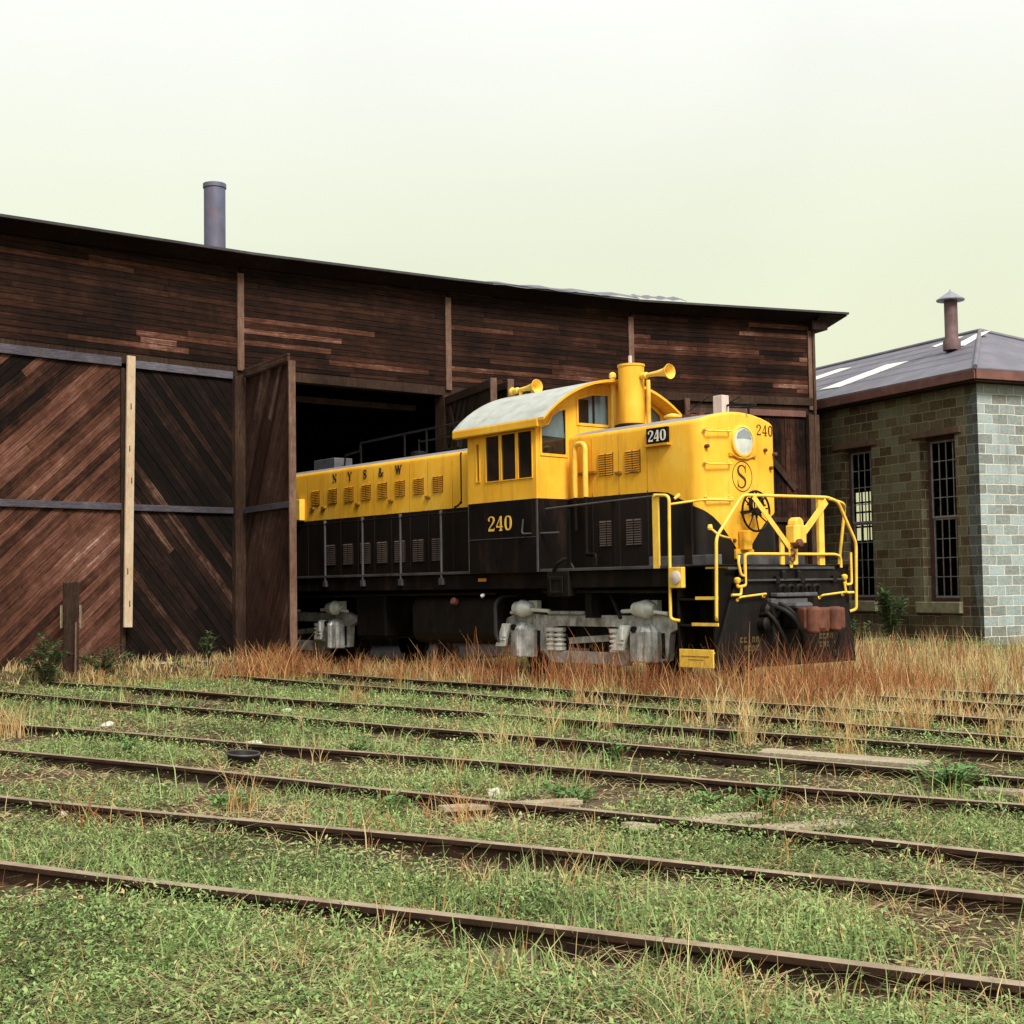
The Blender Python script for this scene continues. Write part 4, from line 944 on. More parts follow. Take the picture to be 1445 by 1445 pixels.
# lettering: strokes with thick and thin parts, standing 3 mm proud
GL = {
 '2': (.62, [([(.08,.74),(.10,.86),(.22,.97),(.40,.97),(.53,.86),(.54,.72),(.46,.56),(.30,.38),(.14,.20),(.08,.08)], [.10,.10,.06,.08,.14,.16,.13,.08,.06,.06]), ([(.06,.07),(.30,.09),(.54,.05)], [.12,.14,.10]), ([(.54,.02),(.57,.22)], [.05,.04]), ([(.07,.76),(.19,.76)], [.13,.13])]),
 '4': (.64, [([(.43,1.0),(.43,.0)], [.15,.15]), ([(.40,.98),(.05,.30)], [.06,.06]), ([(.03,.28),(.62,.28)], [.09,.09]), ([(.28,.03),(.58,.03)], [.06,.06])]),
 '0': (.62, [([(.31,.97),(.15,.88),(.09,.68),(.08,.5),(.09,.32),(.15,.12),(.31,.03)], [.05,.11,.15,.16,.15,.11,.05]), ([(.31,.97),(.47,.88),(.53,.68),(.54,.5),(.53,.32),(.47,.12),(.31,.03)], [.05,.11,.15,.16,.15,.11,.05])]),
 'S': (.66, [([(.56,.72),(.53,.86),(.42,.95),(.29,.96),(.15,.89),(.10,.74),(.17,.60),(.33,.50),(.49,.40),(.56,.26),(.50,.11),(.36,.03),(.22,.04),(.11,.13),(.08,.28)], [.04,.05,.06,.07,.10,.13,.15,.16,.15,.13,.10,.07,.06,.05,.04]), ([(.57,.66),(.57,.98)], [.035,.035]), ([(.08,.02),(.08,.33)], [.035,.035])]),
 'N': (.86, [([(.14,.0),(.14,1.0)], [.06,.06]), ([(.72,.0),(.72,1.0)], [.06,.06]), ([(.12,.97),(.72,.03)], [.17,.17]), ([(.0,.97),(.20,.97)], [.05,.05]), ([(.02,.03),(.28,.03)], [.05,.05]), ([(.58,.97),(.86,.97)], [.05,.05])]),
 'Y': (.80, [([(.10,.97),(.40,.45)], [.15,.15]), ([(.70,.97),(.42,.45)], [.06,.06]), ([(.41,.50),(.41,.03)], [.15,.15]), ([(.0,.97),(.26,.97)], [.05,.05]), ([(.56,.97),(.82,.97)], [.05,.05]), ([(.26,.03),(.56,.03)], [.05,.05])]),
 'W': (1.10, [([(.12,.97),(.34,.02)], [.15,.13]), ([(.56,.97),(.34,.02)], [.05,.05]), ([(.56,.97),(.78,.02)], [.15,.13]), ([(1.0,.97),(.78,.02)], [.05,.05]), ([(.0,.97),(.26,.97)], [.05,.05]), ([(.88,.97),(1.12,.97)], [.05,.05]), ([(.44,.97),(.66,.97)], [.05,.05])]),
 '&': (.86, [([(.82,.42),(.70,.20),(.50,.05),(.28,.04),(.12,.16),(.13,.34),(.30,.50),(.46,.66),(.48,.82),(.38,.95),(.26,.94),(.20,.80),(.28,.62),(.48,.36),(.68,.12),(.84,.03)], [.05,.06,.07,.10,.14,.12,.06,.06,.08,.06,.07,.11,.13,.14,.13,.08]), ([(.68,.43),(.92,.43)], [.05,.05])]),
}
def text(name, s, H_, put, mat, parent, sp=.12, wide=1.0, gaps=None, bold=1.0):
    """put(x, y) -> (position, outward) in the loco frame; x runs along the line in metres"""
    mb = MB(); x = 0; n_ = 0
    for ci_, ch in enumerate(s):
        if ch == ' ': x += .35*H_; continue
        wd, strokes = GL[ch]
        for pts, ws in strokes:
            n_ += 1; P_ = [Vector((p[0]*H_*wide, p[1]*H_)) for p in pts]; L_ = []; Rr = []
            sub = []; sw = []
            for i in range(len(P_)-1):
                k_ = 3 if len(P_) > 4 else 1
                for j in range(k_):
                    t = j/k_
                    if len(P_) > 4:
                        p0, p1, p2, p3 = P_[max(i-1,0)], P_[i], P_[i+1], P_[min(i+2,len(P_)-1)]
                        q = .5*((2*p1)+(-p0+p2)*t+(2*p0-5*p1+4*p2-p3)*t*t+(-p0+3*p1-3*p2+p3)*t**3)
                    else: q = P_[i]*(1-t)+P_[i+1]*t
                    sub.append(q); sw.append(ws[i]*(1-t)+ws[i+1]*t)
            sub.append(P_[-1]); sw.append(ws[-1])
            for i, p in enumerate(sub):
                d = (sub[min(i+1,len(sub)-1)] - sub[max(i-1,0)]).normalized(); nn = Vector((-d.y, d.x))*sw[i]*bold*H_*.5
                L_.append(p+nn); Rr.append(p-nn)
            vs = []; m_ = len(sub)
            for q in L_ + Rr:
                p3, o3 = put(x+q.x, q.y); vs.append(p3 + o3*(.004+.0005*n_))
            for q in L_ + Rr:
                p3, o3 = put(x+q.x, q.y); vs.append(p3 + o3*.0005)
            fs_ = []
            for i in range(m_-1):
                fs_.append((i, i+1, m_+i+1, m_+i)); fs_.append((2*m_+i, i, i+1, 2*m_+i+1)); fs_.append((m_+i, m_+i+1, 3*m_+i+1, 3*m_+i))
            mb.add(vs, fs_)
        x += (wd*wide + sp)*H_ + (gaps or 0)
    return mb.build(name, mat, parent, fix=False)
side = lambda s0, h0, t: (lambda x, y: (lp(s0+x, t, h0+y), Vector((0,-1,0))))
front = lambda t0, h0, s: (lambda x, y: (lp(s, t0-x, h0+y), Vector((1,0,0))))
text("lettering", "NYS&W", .17, side(-11.20, 3.70, HW+.001), M['black_text'], long_hood, .12, 1.15, .40, 1.25)
text("road_number", "240", .245, side(-5.10, 2.435, CW+.001), M['gold_text'], cabo, .14, 1.25, 0, 1.15)
text("road_number", "240", .17, side(-1.90, 3.69, HW+.051), M['white_text'], nb, .10, 1.1, 0, 1.2)
def nosef(t0, h0):
    def put(x, y):
        t = t0-x
        if abs(t) <= HW-rad: return lp(-.87+.022*(1-(t/.68)**2)+.001, t, h0+y), Vector((1,0,0))
        a = min(R(88), (abs(t)-(HW-rad))/rad); sg = 1 if t > 0 else -1
        return lp(-.87-rad+rad*math.cos(a)+.001, sg*(HW-rad+rad*math.sin(a)), h0+y), Vector((math.cos(a), -sg*math.sin(a), 0))
    return put
text("road_number", "240", .165, nosef(-.36, 3.775), M['black_text'], short_hood, .14, 1.15, 0, .85)
text("emblem_letter", "S", .36, nosef(.115, 2.945), M['black_text'], short_hood, .1, .98, 0, .75)
mb = MB(); v = []
for k in range(48):
    a = 2*math.pi*k/48
    for rr in (.212, .224):
        p3, o3 = nosef(-.015 - rr*math.cos(a), 3.125 + rr*1.05*math.sin(a))(0, 0); v.append(p3 + o3*.004)
mb.add(v, [(2*k, 2*k+1, (2*k+3)%96, (2*k+2)%96) for k in range(48)]); mb.build("emblem_ring", M['black_text'], short_hood, fix=False)

# frame, deck, end plate
mb = MB(); mb.box(lp(-15.6,1.54,1.745), lp(-.02,-1.54,1.775)); mb.box(lp(-15.5,1.50,1.47), lp(-.75,1.38,1.744)); mb.box(lp(-15.5,-1.50,1.47), lp(-.75,-1.38,1.744))
mb.box(lp(-15.4,.9,1.05), lp(-.15,-.9,1.744)); part("frame", mb, M['black'], bevel=.012)
mb = MB(); mb.box(lp(-15.6,1.546,1.735), lp(-.72,1.52,1.782)); mb.box(lp(-.72,1.0,1.735),lp(-.69,1.546,1.782)); part("deck_edge", mb, M['deckgrey'], bevel=.006)
mb = MB(); mb.box(lp(-1.9,.90,1.775), lp(-.45,.97,1.93)); mb.box(lp(-.52,.5,1.776), lp(-.45,-.95,1.94)); part("deck_box", mb, M['greyiron'], bevel=.01)
# end plate (flat outline, 40 mm thick, in the plane of the front)
PM = frame_pt(lp(0.0, 0, 0), Vector((0,1,0)), Vector((0,0,1)), Vector((1,0,0)))
ol = [(-1.50,.30),(-1.50,.62),(-1.22,1.32),(-1.0,1.66),(-.92,1.735),(-.60,1.775),(.60,1.775),(1.02,1.735),(1.24,1.62),(1.30,1.30),(1.52,.62),(1.54,.30)]
hole = rounded(-.34,.62,.34,1.16,.08,3)
mb = MB(); mb.plate(ol, [hole], .045, PM); part("end_plate", mb, M['black2'], bevel=.008)
mb = MB(); mb.box(lp(-.5,.5,.50), lp(-.047,-.5,1.2)); part("draft_gear_pocket", mb, M['inside'])
mb = MB(); mb.bar(lp(.03,1.15,1.545), lp(.03,-1.18,1.545), .05, .03); mb.box(lp(.0,1.3,1.70), lp(.03,-1.05,1.735)); part("uncoupling_bar", mb, M['deckgrey'], bevel=.004)
mb = MB()
for t in (.98, .28, -.28, -1.02): mb.box(lp(.002,t+.04,1.50), lp(.06,t-.04,1.60))
mb.lathe(lp(.02,.12,1.56), (0,0,1), [(0,.05),(.10,.05),(.13,.02)], 10); mb.lathe(lp(.02,-.22,1.56), (0,0,1), [(0,.05),(.10,.05),(.13,.02)], 10); part("bar_bracket", mb, M['black2'])
# multiple-unit hose manifold
mb = MB(); mb.box(lp(.02,.42,1.30), lp(.16,-.48,1.36)); mb.box(lp(.02,.50,1.10), lp(.12,-.30,1.28))
part("hose_manifold", mb, M['greyiron'], bevel=.015)
mb = MB()
for k in range(5):
    t = .36 - .19*k; mb.tube(bend([lp(.10,t,1.30), lp(.16,t,1.46), lp(.16,t-.11,1.46), lp(.12,t-.11,1.32)], .05), .028, 8)
part("jumper_hose", mb, M['black2'], smooth=True)
def hose(t0, h0, t1, h1, out=.35, r=.035):
    mb = MB(); pts = [lp(.03,t0,h0), lp(.12,t0-.02,h0+.03), lp(out,t0+(t1-t0)*.25,h0-.08), lp(out+.05,t0+(t1-t0)*.7,(h0+h1)/2-.06), lp(out-.04,t1,h1)]
    mb.tube(bend(pts, .3, 6), r, 10); mb.lathe(lp(out-.05,t1,h1), (.2,-(t1-t0)*.3,-.6), [(0,r*1.25),(.10,r*1.4),(.13,r)], 10); return part("brake_hose", mb, M['black2'], smooth=True)
hose(.55,1.16,.05,.52,.38,.042); hose(.36,1.18,-.02,.62,.30,.03); hose(.62,1.05,.30,.45,.20,.038); hose(-.95,1.1,-.80,.5,.22,.03)
mb = MB(); mb.lathe(lp(.0,.50,1.10), (1,0,0), [(0,.13),(.10,.13),(.14,.09),(.20,.09)], 14); mb.lathe(lp(0,.60,.92), (1,0,0), [(0,.10),(.12,.10),(.15,.06)], 14); part("angle_cock", mb, M['black2'], smooth=True)
# coupler: shank, head with knuckle, guard arm
mb = MB(); mb.box(lp(-.3,.13,.82), lp(.55,-.13,1.06)); mb.box(lp(.28,.17,.80), lp(.62,-.20,1.10)); cpl_ = 0; mb.v = [(x-.27, y, z+.03) for x, y, z in mb.v]; cpl = part("coupler", mb, M['black2'], bevel=.03)
mb = MB(); mb.plate([(.52,.16),(.72,.20),(.90,.13),(.96,.0),(.92,-.06),(.80,-.02),(.72,-.06),(.74,-.16),(.86,-.30),(.98,-.38),(.94,-.46),(.76,-.42),(.60,-.28),(.52,-.20)], [], .32, frame_pt(Vector((0,0,1.11)), Vector((1,0,0)), Vector((0,-1,0)), Vector((0,0,1))) ); mb.v = [(x-.27, y, z+.03) for x, y, z in mb.v]; ch = part("coupler_head", mb, M['rust'], cpl, bevel=.035)
mb = MB(); mb.lathe(lp(.80,.09,.74), (0,0,1), [(0,.07),(.02,.105),(.36,.105),(.39,.07)], 16); mb.lathe(lp(.83,-.36,.76), (0,0,1), [(0,.06),(.02,.11),(.33,.11),(.36,.06)], 16); mb.box(lp(.60,.02,.76), lp(.80,-.30,1.10)); mb.v = [(x-.27, y, z+.03) for x, y, z in mb.v]; part("coupler_knuckle", mb, M['rust'], cpl, bevel=.03, smooth=True)
mb = MB(); mb.box(lp(.25,.22,1.09), lp(.62,-.16,1.19)); mb.v = [(x-.27, y, z+.03) for x, y, z in mb.v]; part("coupler_top_lift", mb, M['greyiron'], cpl, bevel=.05)
# stencils on the end plate (two rows of small worn yellow characters)
for t0 in (1.06, -.68):
    mb = MB()
    for r_ in range(2):
        for k in range(5):
            if random.random() < .2: continue
            x = t0 - .085*k; h = .66 - .12*r_
            mb.box(lp(.001,x,h), lp(.005,x-.02,h+.08)); mb.box(lp(.001,x-.021,h+.055), lp(.0045,x-.055,h+.08)); 
            if random.random() < .6: mb.box(lp(.001,x-.04,h), lp(.0052,x-.06,h+.06))
            else: mb.box(lp(.001,x-.021,h), lp(.0045,x-.06,h+.022))
    part("stencil", mb, simple("worn_yellow_stencil_%d" % int(t0*100), (.085,.052,.010), .8, 0, .4, (.012,.008,.006), .95, 14, 0))
# handrails at the front end
Yl = 'rail_yellow'; RR = .024
def rail_pipe(pts, r=RR, name="handrail", mat=Yl, parent=loco, b=.10):
    mb = MB(); mb.tube(bend([lp(*p) for p in pts], b, 5), r, 10); return part(name, mb, M[mat], parent, smooth=True)
rail_pipe([(-.06,1.46,.99),(.0,1.53,1.02),(.03,1.53,2.15),(.03,.97,2.76),(.03,-.92,2.78),(.03,-1.17,2.72),(.03,-1.58,2.10),(.0,-1.58,1.08),(-.06,-1.5,1.05)], b=.09)
rail_pipe([(-.74,1.50,.98),(-.86,1.57,1.0),(-.85,1.56,2.79),(-1.15,1.56,2.81)], b=.09)
mb = MB(); mb.box(lp(-1.20,1.56,1.74), lp(-1.08,1.53,2.80)); mb.lathe(lp(-1.14,1.55,2.79), (0,0,1), [(0,.04),(.03,.04)], 10); part("rail_post", mb, M[Yl])
rail_pipe([(-.85,1.55,2.66),(-.5,1.2,2.72),(-.2,.9,2.70)], .018)
mb = MB(); mb.lathe(lp(-.80,1.50,2.74), (.3,.6,.5), [(0,.02),(.1,.03)], 8); part("rail_ball", mb, M[Yl])
mb = MB(); mb.box(lp(.02,-.72,1.76), lp(-.03,-.84,2.76)); part("rail_post", mb, M[Yl])
rail_pipe([(-.3,-1.52,1.5),(-.15,-1.55,2.6),(.0,-1.36,2.70),(.03,-.95,2.76)], .024, b=.12)
rail_pipe([(-.60,-1.56,1.2),(-.60,-1.56,2.66)], .022)
rail_pipe([(.04,.97,1.60),(.05,.97,1.92),(.05,-1.06,1.92),(.04,-1.19,1.88),(.04,-1.19,1.72)], .022, b=.07)
mb = MB(); 
rail_pipe([(.04,1.08,1.90),(.05,1.11,1.80),(.05,1.06,1.62),(.05,.97,1.60)], .02, b=.05)
rail_pipe([(.05,.97,1.92),(.05,.97,1.47),(.05,1.14,1.45),(.05,1.14,1.53)], .022, b=.04); rail_pipe([(.05,1.06,1.45),(.05,1.07,1.34),(.05,1.26,1.34)], .02, b=.04)
rail_pipe([(.05,-1.26,1.58),(.05,-1.28,1.46),(.05,-1.42,1.47),(.05,-1.42,1.95)], .02, b=.04); rail_pipe([(.05,-1.24,1.50),(.05,-1.28,1.34),(.05,-1.46,1.34)], .02, b=.04)
mb = MB(); mb.lathe(lp(.05,1.14,1.53), (0,0,1), [(-.03,.03),(0,.05),(.04,.05),(.06,.02)], 10); mb.lathe(lp(.05,-1.25,1.56), (0,0,1), [(-.03,.03),(0,.05),(.04,.05),(.06,.02)], 10); part("rail_end_cap", mb, M[Yl], smooth=True)
grab(lp(0,1.10,1.27), lp(0,.55,1.31), Vector((.07,0,.04)), .016, Yl, loco); grab(lp(0,-.70,1.27), lp(0,-1.25,1.31), Vector((.07,0,.04)), .016, Yl, loco)
# flat braces in a V and the drop-step latch
mb = MB(); mb.bar(lp(.05,.76,2.74), lp(.07,.02,2.02), .085, .012, roll=(1,0,0)); mb.bar(lp(.07,.02,2.02), lp(.06,-.02,1.72), .06, .012, roll=(1,0,0)); part("rail_brace", mb, M['rail_yellow'], bevel=.003)
mb = MB(); mb.bar(lp(.06,-.86,2.72), lp(.09,-.17,2.14), .11, .014, roll=(1,0,0)); part("rail_brace", mb, M['rail_yellow'], bevel=.003)
mb = MB(); mb.box(lp(.0,.02,2.08), lp(.16,-.26,2.34)); mb.lathe(lp(.0,-.12,2.36), (1,0,0), [(0,.10),(.15,.10)], 14); mb.box(lp(.0,.18,1.76), lp(.05,.10,2.20)); mb.box(lp(.02,-.06,1.76), lp(.07,-.17,2.10)); part("drop_step_latch", mb, M['rail_yellow'], bevel=.015)
mb = MB(); mb.lathe(lp(.10,-.06,2.06), (1,0,.2), [(0,.07),(.12,.06),(.14,.02)], 10); mb.torus(lp(.10,.0,1.94), (0,1,0), .05, .015, 14, 6); mb.torus(lp(.10,.0,1.86), (1,0,0), .05, .015, 14, 6); part("latch_chain", mb, M['rust'])
# side bar from the nose, and the marker stub
rail_pipe([(-.30,1.30,2.30),(-.22,1.22,2.20),(-.18,1.15,2.17),(-.60,.55,2.17)], .018, b=.04)
mb = MB(); mb.lathe(lp(-.30,1.30,2.30), (0,0,1), [(-.03,.03),(0,.04),(.05,.03)], 10); part("rail_ball", mb, M[Yl])
# dark posts behind
mb = MB()
mb.box(lp(-1.13,.98,1.77), lp(-.98,.93,2.72))
part("inner_post", mb, M['black'])
# front steps on the near side
mb = MB(); mb.box(lp(-.80,1.50,.32), lp(-.76,1.05,1.74)); mb.box(lp(-.06,1.50,.32), lp(-.10,1.05,1.74)); mb.box(lp(-.76,1.08,.60), lp(-.10,1.05,1.74)); st_ = part("step_well", mb, M['black'], bevel=.008)
for h, nm in ((1.30,.5),(.93,.5)):
    mb = MB(); mb.box(lp(-.75,1.50,h-.03), lp(-.11,1.10,h)); part("step", mb, M['black2'], st_, bevel=.004)
    mb = MB(); mb.box(lp(-.40 if h > 1 else -.48,1.53,h-.02), lp(.02,1.505,h+.025)); part("step_edge", mb, M[Yl], st_)
mb = MB(); mb.box(lp(-.73,1.54,.32), lp(-.07,1.515,.58)); mb.box(lp(-.73,1.53,.52), lp(-.07,1.10,.545)); bs = part("bottom_step", mb, M[Yl], st_, bevel=.006)
mb = MB(); mb.box(lp(-.68,1.5445,.475), lp(-.14,1.538,.487)); mb.box(lp(-.55,1.5445,.43), lp(-.25,1.538,.438)); part("step_slot", mb, M['louvre_gap'], bs)
mb = MB(); mb.box(lp(-.20,1.05,1.715), lp(-.06,1.52,1.74)); part("step_edge", mb, M[Yl], st_)
# far side steps (same, mirrored) 
mb = MB(); mb.box(lp(-.80,-1.50,.32), lp(-.76,-1.05,1.74)); mb.box(lp(-.06,-1.50,.32), lp(-.10,-1.05,1.74)); mb.box(lp(-.76,-1.08,.60), lp(-.10,-1.05,1.74)); mb.box(lp(-.75,-1.5,.9), lp(-.11,-1.1,.93)); part("step_well", mb, M['black'], bevel=.008)
# lamp box by the steps
mb = MB(); mb.box(lp(-.83,1.62,1.45), lp(-.57,1.54,1.75)); lb = part("step_lamp", mb, M[Yl], bevel=.01)
mb = MB(); mb.lathe(lp(-.685,1.62,1.60), (0,-1,0), [(0,.095),(.02,.095),(.035,.05),(.04,0)], 18); part("lamp_lens", mb, M['pinkwhite'], lb, smooth=True)
# side handrails and stanchions
rail_pipe([(-3.66,1.53,2.74),(-1.18,1.53,2.80)], .018, mat='deckgrey')
mb = MB()
for s in (-3.11, -2.08):
    mb = MB(); mb.box(lp(s-.035,1.535,1.77), lp(s+.035,1.515,2.78)); part("stanchion", mb, M['black'], bevel=.004)
for s in (-10.45, -9.08, -7.80, -6.53):
    mb = MB(); mb.tube([lp(s,1.53,1.58), lp(s,1.53,2.82)], .022, 8); mb.lathe(lp(s,1.53,2.80), (0,0,1), [(0,.035),(.05,.035),(.07,.015)], 10); mb.box(lp(s-.05,1.56,1.56), lp(s+.05,1.50,1.68)); part("stanchion", mb, M['deckgrey'], smooth=True)
rail_pipe([(-14.5,1.53,2.80),(-5.66,1.53,2.81)], .014, mat='black')
# underframe equipment
FT = frame_pt(lp(-5.2,0,0), Vector((0,-1,0)), Vector((0,0,1)), Vector((1,0,0)))
mb = MB(); mb.plate(rounded(-1.38,.52,1.38,1.36,.22,6), [], 2.45, FT); tk = part("fuel_tank", mb, M['black2'], smooth=True)
mb = MB(); mb.plate([(x*1.004, .94+(y-.94)*1.01) for x, y in rounded(-1.38,.52,1.38,1.36,.22,6)], [rounded(-1.35,.55,1.35,1.33,.21,6)], .05, FT @ Matrix.Translation((0,0,.012))); part("tank_rim", mb, M['deckgrey'], tk)
mb = MB(); mb.lathe(lp(-6.3,1.38,1.25), lp(0,1,.3), [(0,.07),(.08,.07),(.1,.05)], 12); part("filler_cap", mb, M['rust'], tk, smooth=True)
mb = MB(); mb.box(lp(-9.6,1.35,.60), lp(-8.6,.7,1.42)); part("battery_box", mb, M['black'], bevel=.03)
mb = MB(); mb.box(lp(-3.62,1.56,1.34), lp(-3.10,1.42,1.74)); mb.plate(rect(-3.55,1.38,-3.22,1.66), [rect(-3.50,1.43,-3.27,1.60)], .02, SIDE(1.585)); part("sand_box", mb, M['black2'], bevel=.01)
mb = MB(); mb.tube(bend([lp(-3.45,1.56,1.74), lp(-3.35,1.58,1.86), lp(-3.2,1.5,1.95), lp(-3.1,1.45,1.78)], .06), .03, 8); mb.tube([lp(-2.75,1.2,1.76), lp(-2.2,1.3,1.0)], .03, 8); mb.tube([lp(-3.9,1.4,1.42), lp(-1.0,1.4,1.40)], .025, 8); mb.tube([lp(-12.5,1.35,1.38), lp(-5.2,1.35,1.40)], .03, 8); part("air_pipe", mb, M['black2'], smooth=True)
mb = MB(); mb.box(lp(-2.95,1.35,1.0), lp(-2.80,.9,1.5)); part("bolster_stop", mb, M['black2'])
mb = MB(); mb.box(lp(-5.50,1.508,1.60), lp(-5.28,1.50,1.655)); part("builder_plate", mb, M['louvre'])
mb = MB(); mb.lathe(lp(-5.42,1.45,1.37), (0,-1,-.3), [(0,.03),(.05,.035),(.07,.01)], 10); part("pipe_cap", mb, M['silver_light'])

# trucks
def side_frame(tside):
    sg = 1 if tside > 0 else -1
    Ms = frame_pt(lp(0, tside, 0), Vector((1,0,0)), Vector((0,0,1)), Vector((0,-sg,0)))
    mb = MB()
    # outline of the cast frame, s relative to the truck centre (axles at +-1.45)
    ol = [(-2.12,.40),(-2.10,.80),(-1.95,.98),(-1.72,1.06),(-1.30,1.07),(-1.05,1.04),(1.05,1.04),(1.30,1.08),(1.60,1.08),(1.82,1.04),(2.12,.96),(2.16,.86),(1.92,.78),(1.86,.36),(1.15,.36),(1.10,.46),(.95,.26),(-.80,.26),(-1.02,.46),(-1.12,.40)]
    hole_w = [(-.92,.50),(-.92,.80),(-.62,.86),(.74,.86),(.98,.80),(.98,.50),(.74,.46),(-.62,.46)]
    mb.plate(ol, [hole_w], .14, Ms); return mb, Ms
def make_truck(cs):
    mb, _ = side_frame(1.15); mb.v = [(x+cs, y, z) for x, y, z in mb.v]
    mb2, _ = side_frame(-1.15); mb.add([(x+cs, y, z) for x, y, z in mb2.v], mb2.f)
    tr = part("truck", mb, M['silver'], bevel=.015)
    for a, b in ((-.5,.5),(-2.0,-1.85),(1.85,2.0)):
        bo = MB(); bo.box(lp(cs+a,.92,.5), lp(cs+b,-.92,.88)); part("bolster", bo, M['black2'], tr)
    for sg in (1, -1):
        for ax in (-1.45, 1.45):
            mb = MB(); mb.lathe(lp(cs+ax, sg*.70, .50), lp(0, sg, 0), [(-.06,.30),(-.05,.51),(.07,.50),(.08,.44),(.06,.28),(.10,.12),(.3,.09)], 32); part("wheel", mb, M['black2'], tr, smooth=True)
            j = MB(); c0 = cs+ax
            # rounded pedestal with a vertical rib, and the arch at its shoulder
            prof = [(-.29,0),(-.285,.10),(-.20,.105),(-.19,.15),(-.04,.17),(-.03,.20),(.06,.20),(.07,.17),(.20,.14),(.21,.09),(.285,.08),(.29,0)]
            def ring(h, k, sh=0.0): return [lp(c0+sh+u_*k, sg*(1.152+w_*k), h) for u_, w_ in prof]
            rr_ = ring(.34,.96) + ring(.36,1.0) + ring(.62,1.0) + ring(.80,1.0) + ring(.86,.80) + ring(.91,.45)
            nn_ = len(prof); ff_ = [(r*nn_+q_, r*nn_+q_+1, (r+1)*nn_+q_+1, (r+1)*nn_+q_) for r in range(5) for q_ in range(nn_-1)] + [tuple(range(nn_-1,-1,-1)), tuple(5*nn_+q_ for q_ in range(nn_))]
            j.add(rr_, ff_)
            j.box(lp(c0-.01,sg*1.375,.36), lp(c0+.045,sg*1.33,.83))
            j.lathe(lp(c0-.17,sg*1.27,.80), lp(0,sg,0), [(0,.06),(.035,.05),(.04,.02)], 10); part("journal_box", j, M['silver'], tr, bevel=.012)
            sh = MB(); sh.add([lp(c0-.40,sg*1.156,.36), lp(c0-.30,sg*1.156,.36), lp(c0-.30,sg*1.156,.80), lp(c0-.40,sg*1.156,.84), lp(c0-.40,sg*1.14,.36), lp(c0-.30,sg*1.14,.36), lp(c0-.30,sg*1.14,.80), lp(c0-.40,sg*1.14,.84)], [(0,1,2,3),(4,7,6,5),(0,4,5,1),(1,5,6,2),(2,6,7,3),(3,7,4,0)]); part("pedestal_gap", sh, M['black2'], tr); sh = MB(); sh.box(lp(c0+.30,sg*1.158,.40), lp(c0+.37,sg*1.13,.78)); part("pedestal_gap", sh, M['black2'], tr); sh = MB(); sh.lathe(lp(c0-.13,sg*1.335,.83), lp(0,sg,0), [(-.05,.05),(.004,.05)], 12); part("pin_hole", sh, M['black2'], tr)
            pl = MB(); o_ = -.52 if sg > 0 else .52
            pl.add([lp(c0-.66,sg*1.30,.50), lp(c0-.40,sg*1.30,.50), lp(c0-.26,sg*1.30,.89), lp(c0-.46,sg*1.30,.89), lp(c0-.66,sg*1.24,.50), lp(c0-.40,sg*1.24,.50), lp(c0-.26,sg*1.24,.89), lp(c0-.46,sg*1.24,.89)],
                   [(0,1,2,3),(7,6,5,4),(0,4,5,1),(1,5,6,2),(2,6,7,3),(3,7,4,0)])
            pl.box(lp(c0-.43,sg*1.335,.66), lp(c0-.36,sg*1.30,.86)); pl.bar(lp(c0-.50,sg*1.305,.62), lp(c0-.38,sg*1.305,.62), .03, .03); part("brake_shoe_hanger", pl, M['silver_light'], tr, bevel=.012)
        for a in (-1.30, 1.52):
            cy = MB(); s_ = cs+a; d = 1 if a < 0 else -1
            cy.lathe(lp(s_-.30*d if a < 0 else s_+.02, sg*1.22, 1.14), (1,0,0), [(-.02,.05),(0,.115),(.12,.125),(.14,.142),(.20,.142),(.22,.125),(.34,.115),(.40,.06)] if a < 0 else [(-.32,.05),(-.28,.10),(-.10,.13),(-.06,.142),(0,.142),(.02,.12),(.10,.10),(.14,.05)], 20)
            cy.tube([lp(s_+.1*d,sg*1.22,1.12), lp(s_+.55*d,sg*1.22,1.10)], .032, 8); cy.tube([lp(s_-.1*d,sg*1.22,1.10), lp(s_-.45*d,sg*1.22,1.07)], .03, 8)
            cy.box(lp(s_-.08,sg*1.14,1.08), lp(s_+.14,sg*1.05,1.27)); part("brake_cylinder", cy, M['silver_light'], tr, smooth=True)
        ro = MB()
        for k in range(26):
            x = cs-.80+.034*k; ro.lathe(lp(x, sg*1.20, 1.075), (1,0,0), [(0,.018),(.008,.030),(.022,.030),(.03,.018)], 8)
        part("brake_rod", ro, M['silver'], tr, smooth=True)
        for x0 in (-.80, -.60, .72, .90):
            sp_ = MB()
            for k in range(4): sp_.torus(lp(cs+x0, sg*1.13, .56+.075*k), (0,0,1), .075, .026, 16, 8)
            sp_.lathe(lp(cs+x0, sg*1.13, .47), (0,0,1), [(0,.10),(.05,.10),(.06,.06),(.30,.05),(.31,.10),(.36,.10)], 14); part("coil_spring", sp_, M['silver_light'], tr, smooth=True)
        eq = MB(); eq.bar(lp(cs-.45,sg*1.02,.62), lp(cs+.5,sg*1.02,.68), .10, .10); part("equaliser_bar", eq, M['silver'], tr)
    return tr
make_truck(-3.22); make_truck(-12.1)
# pole of far end so that it is complete inside the shed
mb = MB(); mb.plate([(-1.5,.3),(-1.2,1.3),(-.9,1.74),(.9,1.74),(1.2,1.3),(1.5,.3)], [], .045, frame_pt(lp(-15.6,0,0), Vector((0,-1,0)), Vector((0,0,1)), Vector((-1,0,0)))); part("end_plate", mb, M['black2'])

